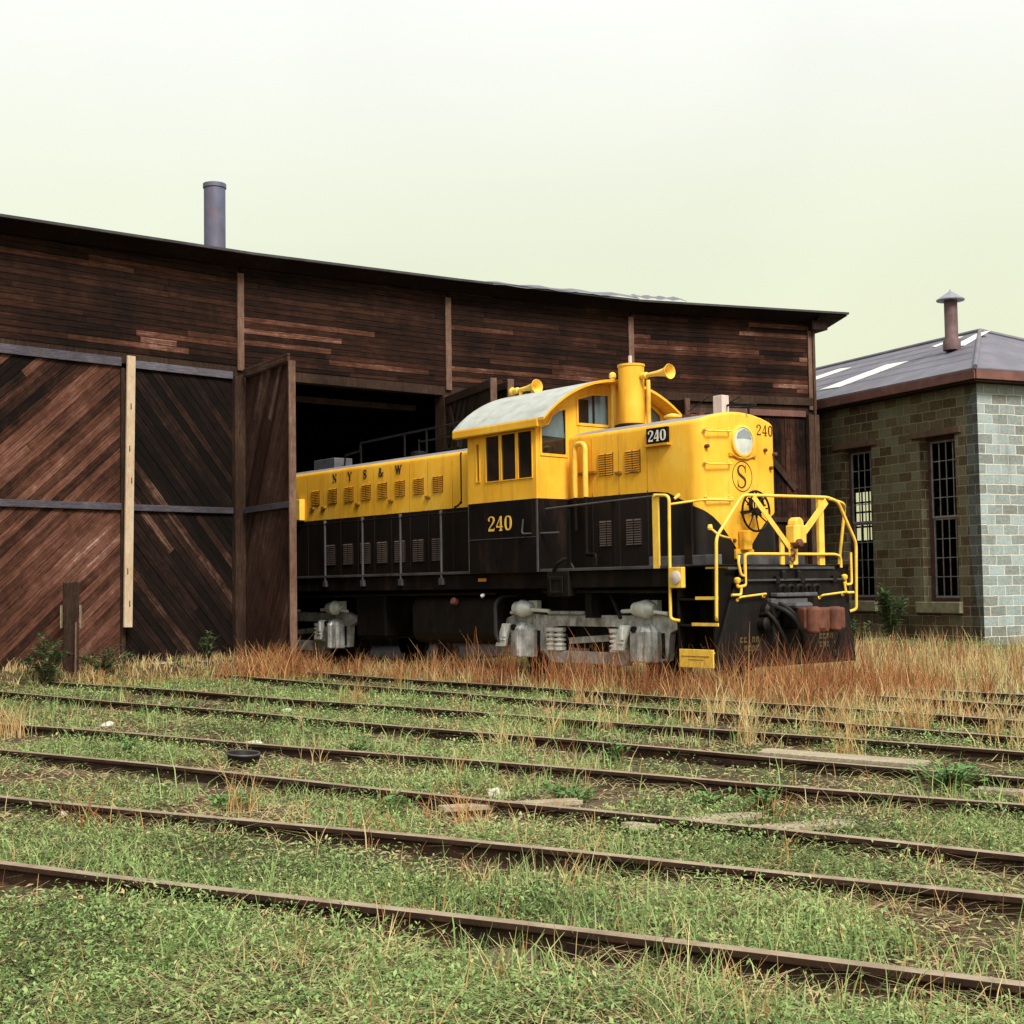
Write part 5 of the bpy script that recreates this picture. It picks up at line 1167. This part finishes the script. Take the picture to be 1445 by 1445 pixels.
# ------------------------------------------------------------------ railway tracks
RAILPROF = [(-.036,0),(.036,0),(.036,-.030),(.012,-.042),(.010,-.118),(.066,-.130),(.066,-.142),(-.066,-.142),(-.066,-.130),(-.010,-.118),(-.012,-.042),(-.036,-.030)]
RAILS = []     # (point, direction, a, b) for the grass to keep clear of
def rail_line(P_, ang, a, b, parent, name="rail"):
    d = Vector((math.cos(R(ang)), math.sin(R(ang)), 0)); n_ = Vector((-d.y, d.x, 0)); P_ = Vector((*P_, 0))
    RAILS.append((P_.x, P_.y, d.x, d.y, a, b))
    mb = MB(); L = b-a; steps = max(1, int(L/1.2)); vs = []
    for k in range(steps+1):
        q = P_ + d*(a + L*k/steps); dz = .006*math.sin(k*1.3+P_.x*3); dn = .010*math.sin(k*.8+P_.y)
        for x, z in RAILPROF: vs.append(q + n_*(x+dn) + Vector((0,0,z+dz)))
    m_ = len(RAILPROF)
    for k in range(steps):
        for i in range(m_):
            j = (i+1) % m_
            mb.add([], []) 
            mb.f.append([k*m_+i, k*m_+j, (k+1)*m_+j, (k+1)*m_+i]); mb.mi.append(1 if i == 0 else 0); mb.t.append(.5)
    mb.v = [tuple(v_) for v_ in vs]
    mb.f += [list(range(m_)), [steps*m_+i for i in reversed(range(m_))]]; mb.mi += [0,0]; mb.t += [.5,.5]
    # splice bars at the joints, every 9.9 m
    o = mb.build(name, [M['rail'], M['railhead']], parent, bevel=.004)
    x = a + random.uniform(1.5, 7)
    while x < b-1:
        q = P_ + d*x; s_ = MB()
        for sg in (1,-1):
            s_.bar(q + n_*sg*.030 + Vector((0,0,-.08)) - d*.30, q + n_*sg*.030 + Vector((0,0,-.08)) + d*.30, .028, .055)
            for kk in (-.2,-.07,.07,.2): s_.lathe(q + n_*sg*.04 + d*kk + Vector((0,0,-.08)), n_*sg, [(0,.018),(.022,.018)], 6)
        s_.build("splice_bar", [M['rail']], o); x += 9.9
    return o
def track(label, r1, r2, ties, skip=.25):
    """r1 (farther rail), r2 (nearer rail): ((x,y), angle, a, b)"""
    t = thing("railway_track", label, "railway track", (0,0,0), 0, "tracks fanning out of the engine house")
    rails_ = [rail_line(*r1, t)] + ([rail_line(*r2, t)] if r2 else [])
    (p1, a1, s1, e1) = r1; p1 = Vector((*p1, 0)); d1 = Vector((math.cos(R(a1)), math.sin(R(a1)), 0)); n1 = Vector((d1.y, -d1.x, 0))
    x = s1 + .3; c = 0
    while x < e1 and c < 70:
        if random.random() > skip and ties[0] < x < ties[1]:
            q = p1 + d1*x - n1*.45; w_ = random.uniform(.20,.25); L = random.uniform(2.4,2.6); sk = random.gauss(0,.03)
            mb = MB(); mb.bar(q + d1*sk + Vector((0,0,-.165)), q + n1*L - d1*sk + Vector((0,0,-.165)), w_, .11, 0, random.uniform(.1,.8))
            mb.build("tie", [M['tie']], t, bevel=.012); c += 1
        x += .56 + random.gauss(0,.03)
    return t
ld = (math.degrees(math.atan2(-.7800,.6257)))
LA = Vector((.6257,-.7800,0)); LN = Vector((-.7800,-.6257,0))
pf, pn = LO - LN*.72, LO + LN*.72
track("railway track on which the yellow locomotive stands", ((pf.x,pf.y), ld, -19, 24), ((pn.x,pn.y), ld, -19, 24), (-2, 14), .3)
track("weed-covered railway track nearest to the locomotive's side, parallel to it", ((.07,21.36), -49.61, -7.3, 20), ((.33,18.85), -49.78, -9.0, 18), (-7, 12), .35)
track("railway track with a pale board lying against its nearer rail at the right", ((-1.04,17.63), -44.0, -10.4, 18), ((-.57,14.9), -43.49, -13, 16), (-12, 9), .3)
track("railway track of two dark rails crossing the foreground", ((-.63,12.51), -36.89, -14, 14), ((-1.67,11.2), -37.86, -14, 14), (-9, 9), .3)
track("railway track nearest to the viewer, its far rail cut by the lower left corner", ((-2.63,9.85), -31.5, -12, 12), ((-3.1,8.12), -29.5, -12, 12), (-6, 9), .3)

# ------------------------------------------------------------------ small things in the yard
def gz1(x, y): return float(gheight(x, y))
p = thing("leaning_plank", "long pale new plank leaning upright against the closed doors where they meet", "plank", (0,0,0))
mb = MB(); a = Mx1 @ Vector((2.67, .86, .24)); b = Mx1 @ Vector((2.80, 5.97, .14)); mb.bar(a, b, .17, .05, 0, .6, roll=Mx1.to_3x3().col[2])
mb.build("board", [M['plank']], p, bevel=.006)
mb = MB()
for y, dx in ((1.3,.02),(1.9,-.03),(3.6,.03),(4.2,-.02),(5.0,.0)):
    q = a + (b-a)*((y-.86)/5.1); z_ = Mx1.to_3x3().col[2]; x_ = Mx1.to_3x3().col[0]; mb.add([q + z_*.0275 + x_*(dx-.012) + Vector((0,0,-.07)), q + z_*.0275 + x_*(dx+.012) + Vector((0,0,-.05)), q + z_*.0275 + x_*(dx+.008) + Vector((0,0,.06)), q + z_*.0275 + x_*(dx-.01)+ Vector((0,0,.05))], [(0,1,2,3)])
mb.build("knot", [M['timber']], p, fix=False)
p = thing("wooden_post", "short dark upright timber post standing in the weeds before the red-brown doors", "post", (-7.80,24.85,.08))
mb = MB(); mb.plate([(-.14,-.3),(.13,-.3),(.12,1.0),(.145,1.60),(.10,1.63),(-.10,1.61),(-.145,1.63),(-.15,1.45),(-.13,.9)], [], .17, frame_pt(Vector((0,0,0)), Vector((.95,.3,0)).normalized(), Vector((0,0,1)), Vector((.3,-.95,0)).normalized()), 0, .25)
mb.build("post", [M['timber']], p, bevel=.012)
mb = MB()
for x in (-.165, .165): mb.bar(Vector((x*.95,x*.3-.01,.82)), Vector((x*.93,x*.3-.02,1.22)), .08, .02, 0, .4)
mb.build("side_strip", [M['plank_grey']], p)
mb = MB(); mb.bar(Vector((.09,-.04,-.1)), Vector((.10,-.04,.92)), .05, .03, 0, .5); mb.build("lit_edge", [M['timber_pink']], p)  # lit right edge of the post, put in as a pale strip
def lump(name, label, x, y, r, mat, cat="stone", group=None, flat=.6, seed=0, z=0):
    r_ = random.Random(seed); bm = bmesh.new(); bmesh.ops.create_icosphere(bm, subdivisions=2, radius=1.0)
    ph_ = [r_.uniform(0,6.28) for _ in range(6)]
    for v_ in bm.verts:
        c = v_.co; k = 1 + .18*math.sin(c.x*3+ph_[0])*math.sin(c.y*2.6+ph_[1]) + .14*math.sin(c.z*4+ph_[2]+c.x*2)
        v_.co = Vector((c.x*k*r*(1+.4*math.sin(ph_[3])), c.y*k*r*.85, c.z*k*r*flat))
    me = bpy.data.meshes.new(name); bm.to_mesh(me); bm.free(); me.materials.append(mat)
    o = bpy.data.objects.new(name, me); COL.objects.link(o); o.location = (x, y, gz1(x,y) + r*flat*.45 + z); o.rotation_euler = (0,0,r_.uniform(0,6.28)); return tag(o, label, cat, group)
lump("stone", "cream-white rounded stone lying in the weeds near the left edge of the nearest track", -3.20, 10.30, .085, M['stone_white'], seed=1)
lump("stone", "small pale stone in the grass between the two middle rails on the left", -4.95, 17.2, .085, M['stone_white'], seed=2)
lump("stone", "small pale stone by the far rail left of centre", -3.05, 18.9, .10, M['stone_white'], seed=3, flat=.4)
lump("stone", "whitish flat stone between rails just left of the round black lid", -2.75, 14.9, .10, M['stone_white'], seed=4, flat=.35)
lump("stone", "pale yellowish stone touching the dark rail in the left foreground", -1.70, 11.42, .10, M['stone_white'], seed=5, flat=.5)
lump("stone", "small cream stone in the weeds right of centre in the foreground", -.15, 11.05, .07, M['stone_white'], seed=6)
p = thing("bucket", "round black rusty pan lying in the weeds between two foreground rails", "pan", (-2.52,13.1,gz1(-2.52,13.1)))
mb = MB(); mb.lathe((0,0,0), (.06,-.05,1), [(0,.12),(.02,.135),(.10,.15),(.115,.158),(.125,.15),(.11,.135),(.05,.12)], 24); mb.build("pan", [M['black2']], p, smooth=True)
mb = MB(); mb.torus((.0,-.0,.122), (.06,-.05,1), .152, .010, 28, 6); mb.build("rim", [M['deckgrey']], p, smooth=True)
def ground_plank(label, x, y, L, w, ang, tint, tilt=0.0, lift=.03):
    o_ = MB(); n_ = 6; vs = []
    r_ = random.Random(int(x*100)); e0, e1 = r_.uniform(-.05,.05), r_.uniform(-.06,.06)
    ol = [(-L/2+e0,-w/2),(L/2+e1,-w/2),(L/2,-w/4),(L/2-e1*1.4,0),(L/2+.02,w/4),(L/2-.03,w/2),(-L/2,w/2),(-L/2-e0,w/5),(-L/2+.03,-w/6)]
    o_.plate(ol, [], .035, None, 0, tint)
    o = o_.build("loose_board", [M['plank_grey']], None, bevel=.004)
    o.location = (x, y, gz1(x,y)+.05+lift); o.rotation_euler = (0, tilt, R(ang)); return tag(o, label, "plank", "loose boards lying in the weeds")
ground_plank("wide pale board lying along the rail beside the big green weed at the right", 2.78, 12.15, 1.55, .30, -42, .75, 0, .085)
ground_plank("pale split board lying in the weeds below the middle of the nearest rails", -.05, 10.12, 1.0, .13, 14, .7)
ground_plank("pale board at the very front right of centre, left of its twin", 1.15, 9.35, .95, .17, 22, .8)
ground_plank("pale board at the very front right of centre, right of its twin", 1.72, 9.05, .9, .17, 16, .75)
ground_plank("grey board pressed against the outer side of the rail at the far right", 3.95, 10.05, 1.4, .16, -36, .6)

# ------------------------------------------------------------------ vegetation
def fast_mesh(name, V, F, tints, mat):
    me = bpy.data.meshes.new(name); nf = len(F); k = F.shape[1]
    me.vertices.add(len(V)); me.vertices.foreach_set("co", np.ascontiguousarray(V, np.float32).ravel())
    me.loops.add(nf*k); me.loops.foreach_set("vertex_index", np.ascontiguousarray(F, np.int32).ravel())
    me.polygons.add(nf); me.polygons.foreach_set("loop_start", np.arange(0, nf*k, k, dtype=np.int32))
    at = me.attributes.new("tint", 'FLOAT', 'FACE'); at.data.foreach_set("value", np.ascontiguousarray(tints, np.float32))
    me.update(calc_edges=True); me.materials.append(mat)
    o = bpy.data.objects.new(name, me); COL.objects.link(o); return o
def blades(px, py, pz, h, w, lean, tint, segs=3):
    """tapering grass blades -> V, F, tints"""
    n = len(px); az = rng.uniform(0, 2*np.pi, n); la = rng.uniform(0, 2*np.pi, n)
    dx, dy = np.cos(az), np.sin(az); lx, ly = np.cos(la)*lean, np.sin(la)*lean
    rows = []
    for k in range(segs+1):
        t = k/segs; ww = w*(1-t)**.8*.5 + .0008; zz = pz + h*(t - .18*lean*t*t); off = t*t*h
        cx, cy = px + lx*off, py + ly*off
        rows.append(np.stack([cx-dx*ww, cy-dy*ww, zz], 1)); rows.append(np.stack([cx+dx*ww, cy+dy*ww, zz], 1))
    V = np.stack(rows, 1).reshape(-1, 3); m_ = 2*(segs+1); b = (np.arange(n)*m_)[:,None]
    F = np.concatenate([b + np.array([2*k, 2*k+1, 2*k+3, 2*k+2]) for k in range(segs)], 1).reshape(-1, 4)
    return V, F, np.repeat(tint, segs)
def leaves(px, py, pz, size, asp, tint, up=.6):
    n = len(px); az = rng.uniform(0, 2*np.pi, n); el = rng.uniform(-.15, 1.0, n)*up
    d = np.stack([np.cos(az)*np.cos(el), np.sin(az)*np.cos(el), np.sin(el)], 1)
    s = np.stack([-np.sin(az), np.cos(az), rng.uniform(-.4,.4,n)], 1); c = np.stack([px,py,pz],1)
    L = size[:,None]; W_ = (size*asp)[:,None]
    V = np.stack([c, c + d*L*.5 + s*W_*.5, c + d*L + np.array([0,0,-.12])*L, c + d*L*.5 - s*W_*.5], 1).reshape(-1,3)
    F = (np.arange(n)*4)[:,None] + np.array([0,1,2,3]); return V, F, tint
def vnoise(x, y, f, seed):
    r_ = np.random.default_rng(seed); tb = r_.random((64,64)); X, Y = x*f, y*f; xi, yi = np.floor(X).astype(int), np.floor(Y).astype(int); u, v_ = X-xi, Y-yi
    u = u*u*(3-2*u); v_ = v_*v_*(3-2*v_); g_ = lambda a, b: tb[a % 64, b % 64]
    return (g_(xi,yi)*(1-u)+g_(xi+1,yi)*u)*(1-v_) + (g_(xi,yi+1)*(1-u)+g_(xi+1,yi+1)*u)*v_
def fbm(x, y, f, seed): return .5*vnoise(x,y,f,seed)+.3*vnoise(x,y,f*2.1,seed+1)+.2*vnoise(x,y,f*4.3,seed+2)
def rail_dist(x, y):
    """signed distance to the nearest rail: positive on the camera side"""
    best = np.full(x.shape, 9.0); sg = np.zeros_like(best)
    for (X, Y, dx, dy, a, b) in RAILS:
        al = (x-X)*dx + (y-Y)*dy; d = (x-X)*dy - (y-Y)*dx     # >0 towards the viewer (right of the direction)
        d = np.where((al > a) & (al < b), d, 9.0); m_ = np.abs(d) < np.abs(best); best = np.where(m_, d, best)
    return best
def to_st(x, y):
    rx, ry = x-LO.x, y-LO.y; return rx*LA.x+ry*LA.y, rx*LN.x+ry*LN.y
WALLS = list(zip(VS[:-1], VS[1:]))
def blocked(x, y):
    b = np.zeros(x.shape, bool)
    for A_, B_ in WALLS:
        d = (B_-A_).normalized(); al = (x-A_.x)*d.x + (y-A_.y)*d.y; ds = (x-A_.x)*d.y - (y-A_.y)*d.x   # >0 on the yard side
        b |= (al > -.3) & (al < (B_-A_).length+.3) & (ds < .18) & (ds > -22)
    al = (x-SO.x)*su.x + (y-SO.y)*su.y; ds = (x-SO.x)*sn.x + (y-SO.y)*sn.y
    b |= (al < .05) & (ds > -.05)
    s, t = to_st(x, y); b |= (np.abs(t) < 1.05) & (s < -.1) & (s > -15.6)
    return b
def scatter(n, r0, r1, half=24.5, pw=.5):
    r = r0*(r1/r0)**(rng.random(n)**pw); a = np.radians(rng.uniform(-half, half, n)); return r*np.sin(a), r*np.cos(a)
VV, FF, TT = [], [], []
def push(lst, V, F, T): lst.append((V, F, T))
def join(name, lst, mat):
    o = 0; Vs, Fs, Ts = [], [], []
    for V, F, T in lst: Vs.append(V); Fs.append(F+o); Ts.append(T); o += len(V)
    return fast_mesh(name, np.concatenate(Vs), np.concatenate(Fs), np.concatenate(Ts), mat)

# low green ground cover in patches, barer beside the rails
low = []
cx, cy = scatter(70000, 2.9, 36, pw=.62)
rd = rail_dist(cx, cy); s_, t_ = to_st(cx, cy)
cov = fbm(cx, cy, .9, 3); keep = cov > .495 + .30*np.exp(-(np.clip(rd,0,9)/.26)**2)*(rd > 0) + .10*(rng.random(len(cx))-.5)
keep &= (np.abs(rd) > .07) & ~blocked(cx, cy)
front_red = (t_ < 2.6) & (s_ > -7)
keep &= ~(front_red & (rng.random(len(cx)) < .40))
cx, cy, cov, rd = cx[keep], cy[keep], cov[keep], rd[keep]
dist = np.hypot(cx, cy); nl = 12
rad_ = rng.uniform(.03, .085, len(cx))*(1 + dist/40); hh = rng.uniform(.03, .13, len(cx))*(.5 + 1.4*np.clip(cov-.35, 0, .5)*2)*np.where(np.abs(rd) < .2, .6, 1)
X = np.repeat(cx, nl) + rng.normal(0, 1, len(cx)*nl)*np.repeat(rad_, nl); Y = np.repeat(cy, nl) + rng.normal(0, 1, len(cx)*nl)*np.repeat(rad_, nl)
Z = gheight(X, Y) + np.repeat(hh, nl)*rng.random(len(X))
sz = np.repeat(rng.uniform(.013, .032, len(cx))*(1 + dist/28), nl)*rng.uniform(.6, 1.3, len(X))
tn = np.clip(np.repeat(rng.normal(.36, .15, len(cx)) + (fbm(cx,cy,.35,9)-.5)*.55, nl) + rng.normal(0,.14,len(X)), 0, 1)
tn = np.where(rng.random(len(X)) < .05, .97, tn)
push(low, *leaves(X, Y, Z, sz, .36, tn, .9))
# short grass blades among it
n = 90000; x, y = scatter(n, 2.9, 36, pw=.62); rd = rail_dist(x, y); s_, t_ = to_st(x, y)
k = (fbm(x, y, .7, 21) > .535 + .16*np.exp(-(np.clip(rd,0,9)/.2)**2)*(rd>0)) & (np.abs(rd) > .05) & ~blocked(x, y); x, y = x[k], y[k]; d_ = np.hypot(x, y)
h = rng.gamma(3, .028, len(x))*(1+d_/60); tn = np.clip(rng.normal(.5, .2, len(x)), 0, 1)
push(low, *blades(x, y, gheight(x,y)-.01, h, rng.uniform(.004,.008,len(x))*(1+d_/18), rng.uniform(.1,.9,len(x)), tn, 2))
n = 45000; x, y = scatter(n, 2.9, 30, pw=.62); k = ~blocked(x, y) & (np.abs(rail_dist(x, y)) > .06); x, y = x[k], y[k]
push(low, *leaves(x, y, gheight(x,y)+.012, rng.uniform(.02,.07,len(x))*(1+np.hypot(x,y)/30), .22, np.clip(rng.normal(1.05,.18,len(x)),.75,1.2), .25))
n = 34000; x, y = scatter(n, 2.9, 30, pw=.62); k = ~blocked(x, y) & (np.abs(rail_dist(x, y)) > .05) & (fbm(x, y, 1.1, 81) > .46); x, y = x[k], y[k]; d_ = np.hypot(x, y)
push(low, *blades(x, y, gheight(x,y)+.004+.03*rng.random(len(x)), rng.uniform(.04,.16,len(x)), rng.uniform(.002,.0045,len(x))*(1+d_/16), rng.uniform(1.6,4.5,len(x)), np.clip(rng.normal(1.02,.16,len(x)),.7,1.2), 2))
grass = join("grass", low, M['green']); tag(grass, kind='stuff')

# dry orange grass: thick by the locomotive and along the stone wall, thin tufts elsewhere
dry = []
def tufts(x, y, per, hmean, spread, tmean, tsd=.16, lean=(.1,.75), w=(.004,.008), hv=.30):
    n = len(x); X = np.repeat(x, per) + rng.normal(0, spread, n*per); Y = np.repeat(y, per) + rng.normal(0, spread, n*per)
    k = ~blocked(X, Y) & (np.abs(rail_dist(X, Y)) > .03); hm = np.repeat(np.broadcast_to(hmean, n), per)[k]; tm = np.repeat(np.broadcast_to(tmean, n) + rng.normal(0,.10,n), per)[k]; X, Y = X[k], Y[k]; d_ = np.hypot(X, Y)
    push(dry, *blades(X, Y, gheight(X,Y)-.02, hm*np.clip(rng.normal(1, hv, len(X)), .25, 1.9), rng.uniform(*w, len(X))*(1+d_/16), rng.uniform(*lean, len(X)), np.clip(tm + rng.normal(0, tsd, len(X)), 0, 1), 3))
def st_xy(s, t): return LO.x + LA.x*s + LN.x*t, LO.y + LA.y*s + LN.y*t
# by the front truck
n = 520; s = rng.uniform(-6.6, 1.6, n); t = 1.25 + np.abs(rng.normal(0, .62, n)); x, y = st_xy(s, t); k = fbm(x,y,1.1,51) > .46; x, y = x[k], y[k]; tufts(x, y, 8, .16 + .46*fbm(x,y,1.3,52)**1.2, .08, .34 + .9*(fbm(x,y,.9,53)-.45), .18, (.04,.6), (.003,.0065))
n = 260; s = rng.uniform(-.3, 2.2, n); t = rng.uniform(-1.9, 2.2, n); x, y = st_xy(s, t); tufts(x, y, 8, .42, .07, .28)
n = 230; s = rng.uniform(-5.4, 1.8, n); t = 1.3 + np.abs(rng.normal(0, .5, n)); x, y = st_xy(s, t); k = fbm(x,y,1.4,91) > .44; tufts(x[k], y[k], 6, .50 + .25*rng.random(k.sum()), .045, .17, .09, (.05,.5), (.003,.006))
n = 130; s = rng.uniform(.1, 1.5, n); t = rng.uniform(-1.7, 1.8, n); x, y = st_xy(s, t); tufts(x, y, 5, .52 + .25*rng.random(n), .05, .16, .08, (.05,.5), (.003,.006))
# behind, along the tank and rear truck: lower and browner
n = 420; s = rng.uniform(-12.5, -6.2, n); t = 1.2 + np.abs(rng.normal(0, .35, n)); x, y = st_xy(s, t); k = fbm(x,y,1.2,61) > .45; x, y = x[k], y[k]; tufts(x, y, 6, .12+.32*fbm(x,y,1.5,62), .08, .28 + .6*(fbm(x,y,.9,63)-.4), w=(.003,.006))
# yellowish meadow right of the locomotive up to the stone wall, in patches of straw, olive and rust
n = 3000; s = rng.uniform(-9, 9, n); t = rng.uniform(-9.5, 2.0, n); x, y = st_xy(s, t); k = ~((np.abs(t) < 1.3) & (s < .2)) & (np.abs(np.degrees(np.arctan2(x, y))) < 26) & (fbm(x,y,.9,41) > .40); x, y, s, t = x[k], y[k], s[k], t[k]
pat = fbm(x, y, .55, 6); near = np.clip(1-np.abs(t+.3)/1.8, 0, 1)*(s > .8); far_ = np.clip((-t-2.5)/3, 0, 1)
tufts(x, y, 6, np.where(t < -2, .40, .28)*(.40+1.1*fbm(x,y,.8,5))*(1-.5*near), .11, np.clip(.66 + .12*far_ + 1.7*(pat-.5), .2, 1.0), .17, (.05,.55), (.003,.0065))
n = 900; s = rng.uniform(-9, 9, n); t = rng.uniform(-9, 2.4, n); x, y = st_xy(s, t); k = ~((np.abs(t) < 1.3) & (s < .2)) & (fbm(x,y,.7,71) > .42); tufts(x[k], y[k], 10, .25, .12, .99, .04, (.1,.7))
n = 420; s = rng.uniform(-6, 7, n); t = rng.uniform(-7, 2.4, n); x, y = st_xy(s, t); k = ~((np.abs(t) < 1.3) & (s < .2)) & (fbm(x,y,.9,72) > .44); tufts(x[k], y[k], 4, .62, .05, .17, .1, (.02,.28), (.003,.006))
n = 500; s = rng.uniform(1.2, 8, n); t = rng.uniform(.2, 4.4, n); x, y = st_xy(s, t); k = fbm(x,y,.8,31) > .50; tufts(x[k], y[k], 6, .26, .07, .62)
# reddish clump by the open door leaf
n = 130; x = -4.35 + rng.normal(0,.42,n); y = 25.7 + rng.normal(0,.55,n); tufts(x, y, 10, .50, .08, .22)
n = 160; x = rng.uniform(-7.8,-3.4,n); y = 24.6 + (x+7.8)*.45 + rng.normal(0,.6,n); tufts(x, y, 6, .22, .08, .45)
n = 170; u_ = rng.random(n)*5.0; ds = rng.uniform(.15,.9,n); x = V0.x + .7057*u_ + .7085*ds; y = V0.y + .7085*u_ - .7057*ds; tufts(x, y, 6, .17, .08, .75, .2)
# tufts among the foreground tracks
n = 420; x, y = scatter(n, 3.2, 22, 22, .75); k = fbm(x, y, .55, 14) > .54; x, y = x[k], y[k]; tufts(x, y, 7, .17*(1+np.hypot(x,y)/40), .05, .60, .18, w=(.0025,.005))
n = 900; x, y = scatter(n, 3.0, 20, 22, .65); tufts(x, y, 2, .15, .05, .62, .2, w=(.0025,.0045))
for X0, Y0, n, hm, tm in ((-5.75,16.2,26,.42,.70), (-1.95,10.2,8,.30,.35), (-2.9,9.7,12,.28,.25), (-.20,14.0,10,.35,.75), (.05,14.2,8,.33,.72), (1.1,15.6,14,.38,.72), (2.35,14.2,14,.45,.68), (-.35,9.6,14,.30,.40), (.35,15.3,10,.36,.66), (1.75,9.6,8,.22,.35), (3.0,12.9,8,.4,.6), (2.3,16.6,14,.42,.6), (-2.2,19.8,14,.42,.35), (4.3,15.2,16,.42,.58), (3.55,15.8,14,.40,.5), (-.9,8.9,10,.26,.3), (.9,18.6,12,.45,.55)):
    x = X0 + rng.normal(0,.10,n); y = Y0 + rng.normal(0,.10,n); tufts(x, y, 4, hm, .035, tm, w=(.0028,.0055))
dry_o = join("dry_grass", dry, M['straw']); tag(dry_o, kind='stuff')

# broad-leaved weeds and shrubs: things of their own
def weed(label, x, y, r, h, nst, mat='rosette', name="weed_plant", group=None, leaf=.07, cat="weed", seed=0, tint0=.5):
    global rng
    keep_rng = rng; rng = np.random.default_rng(seed+100)
    th = thing(name, label, cat, (x, y, gz1(x, y)), 0, group)
    lst = []; sb_ = MB()
    for k in range(nst):
        a = rng.uniform(0, 6.28); sp_ = r*rng.uniform(.15, 1)**.7; hh_ = h*rng.uniform(.55, 1.05)*(1-.35*(sp_/r)**2)
        p0 = np.array([0,0,-.02]); p2 = np.array([math.cos(a)*sp_, math.sin(a)*sp_, hh_]); p1 = np.array([math.cos(a)*sp_*.35, math.sin(a)*sp_*.35, hh_*.65])
        sb_.tube([Vector(((1-t)**2*p0 + 2*t*(1-t)*p1 + t*t*p2).tolist()) for t in (0,.33,.66,1)], [.006+.004*h, .005+.003*h, .004+.001*h, .002], 5)
        nl_ = max(7, int(hh_/.022))
        tt = rng.uniform(.18, 1.0, nl_)[:,None]; P_ = (1-tt)**2*p0 + 2*tt*(1-tt)*p1 + tt*tt*p2
        P_ = P_ + rng.normal(0, .012, P_.shape)
        V, F, T = leaves(P_[:,0], P_[:,1], P_[:,2], leaf*rng.uniform(.6,1.3,nl_), .34, np.clip(rng.normal(tint0,.18,nl_),0,1), .8); lst.append((V,F,T))
    lo = join("leaves", lst, M[mat]); lo.parent = th; sb_.build("stems", [M['stem']], th)
    rng = keep_rng; return th
weed("big bushy green weed at the right edge, between the board and the rail end", 3.28, 10.75, .34, .26, 46, leaf=.085, seed=1, tint0=.5)
weed("spreading green weed in the right foreground, in front of the dark rail", 1.72, 9.9, .22, .17, 26, leaf=.075, seed=2)
weed("leafy green weed beside the nearest rail at bottom centre right", 1.42, 10.3, .20, .13, 24, leaf=.07, seed=3)
weed("broad green weed between the two crossing rails, centre foreground", .42, 10.6, .30, .16, 34, leaf=.08, seed=4)
weed("small upright green weed standing in front of the middle dark rail", .92, 12.95, .14, .20, 14, leaf=.08, seed=5)
weed("rounded green weed clump beside the rail left of centre", -1.55, 13.9, .22, .17, 26, leaf=.07, seed=6)
weed("low green weed mound between rails in the left foreground", -3.75, 13.9, .26, .17, 28, leaf=.07, seed=7)
weed("green weed clump in the lower left, in front of the long rail", -2.1, 10.4, .26, .15, 30, leaf=.07, seed=8)
weed("bright green weed just left of bottom centre", -.9, 10.2, .22, .14, 26, leaf=.07, seed=9)
weed("green weed tuft half covering a broken rail at the left", -4.35, 18.6, .25, .22, 24, leaf=.08, seed=10)
weed("loose leafy shrub at the far left, beside the dark post", -8.02, 24.2, .45, 1.0, 26, 'bush', "shrub", leaf=.11, cat="shrub", seed=11)
weed("low sprawling shrub at the foot of the red-brown door, right of the dark post", -7.42, 25.35, .70, .50, 40, 'bush', "shrub", leaf=.09, cat="shrub", seed=12, tint0=.35)
weed("small yellowish bush against the blackened door", -5.95, 27.2, .26, .62, 14, 'bush', "shrub", leaf=.10, cat="shrub", seed=13, tint0=.75)
weed("tall green sapling growing against the stone wall between the two windows", 9.05, 33.9, .42, 1.55, 20, 'bush', "shrub", leaf=.16, cat="shrub", seed=14, tint0=.55)
weed("low dark shrub by the stone wall behind the front steps", 7.9, 32.6, .55, .75, 22, 'bush', "shrub", leaf=.12, cat="shrub", seed=15, tint0=.35)
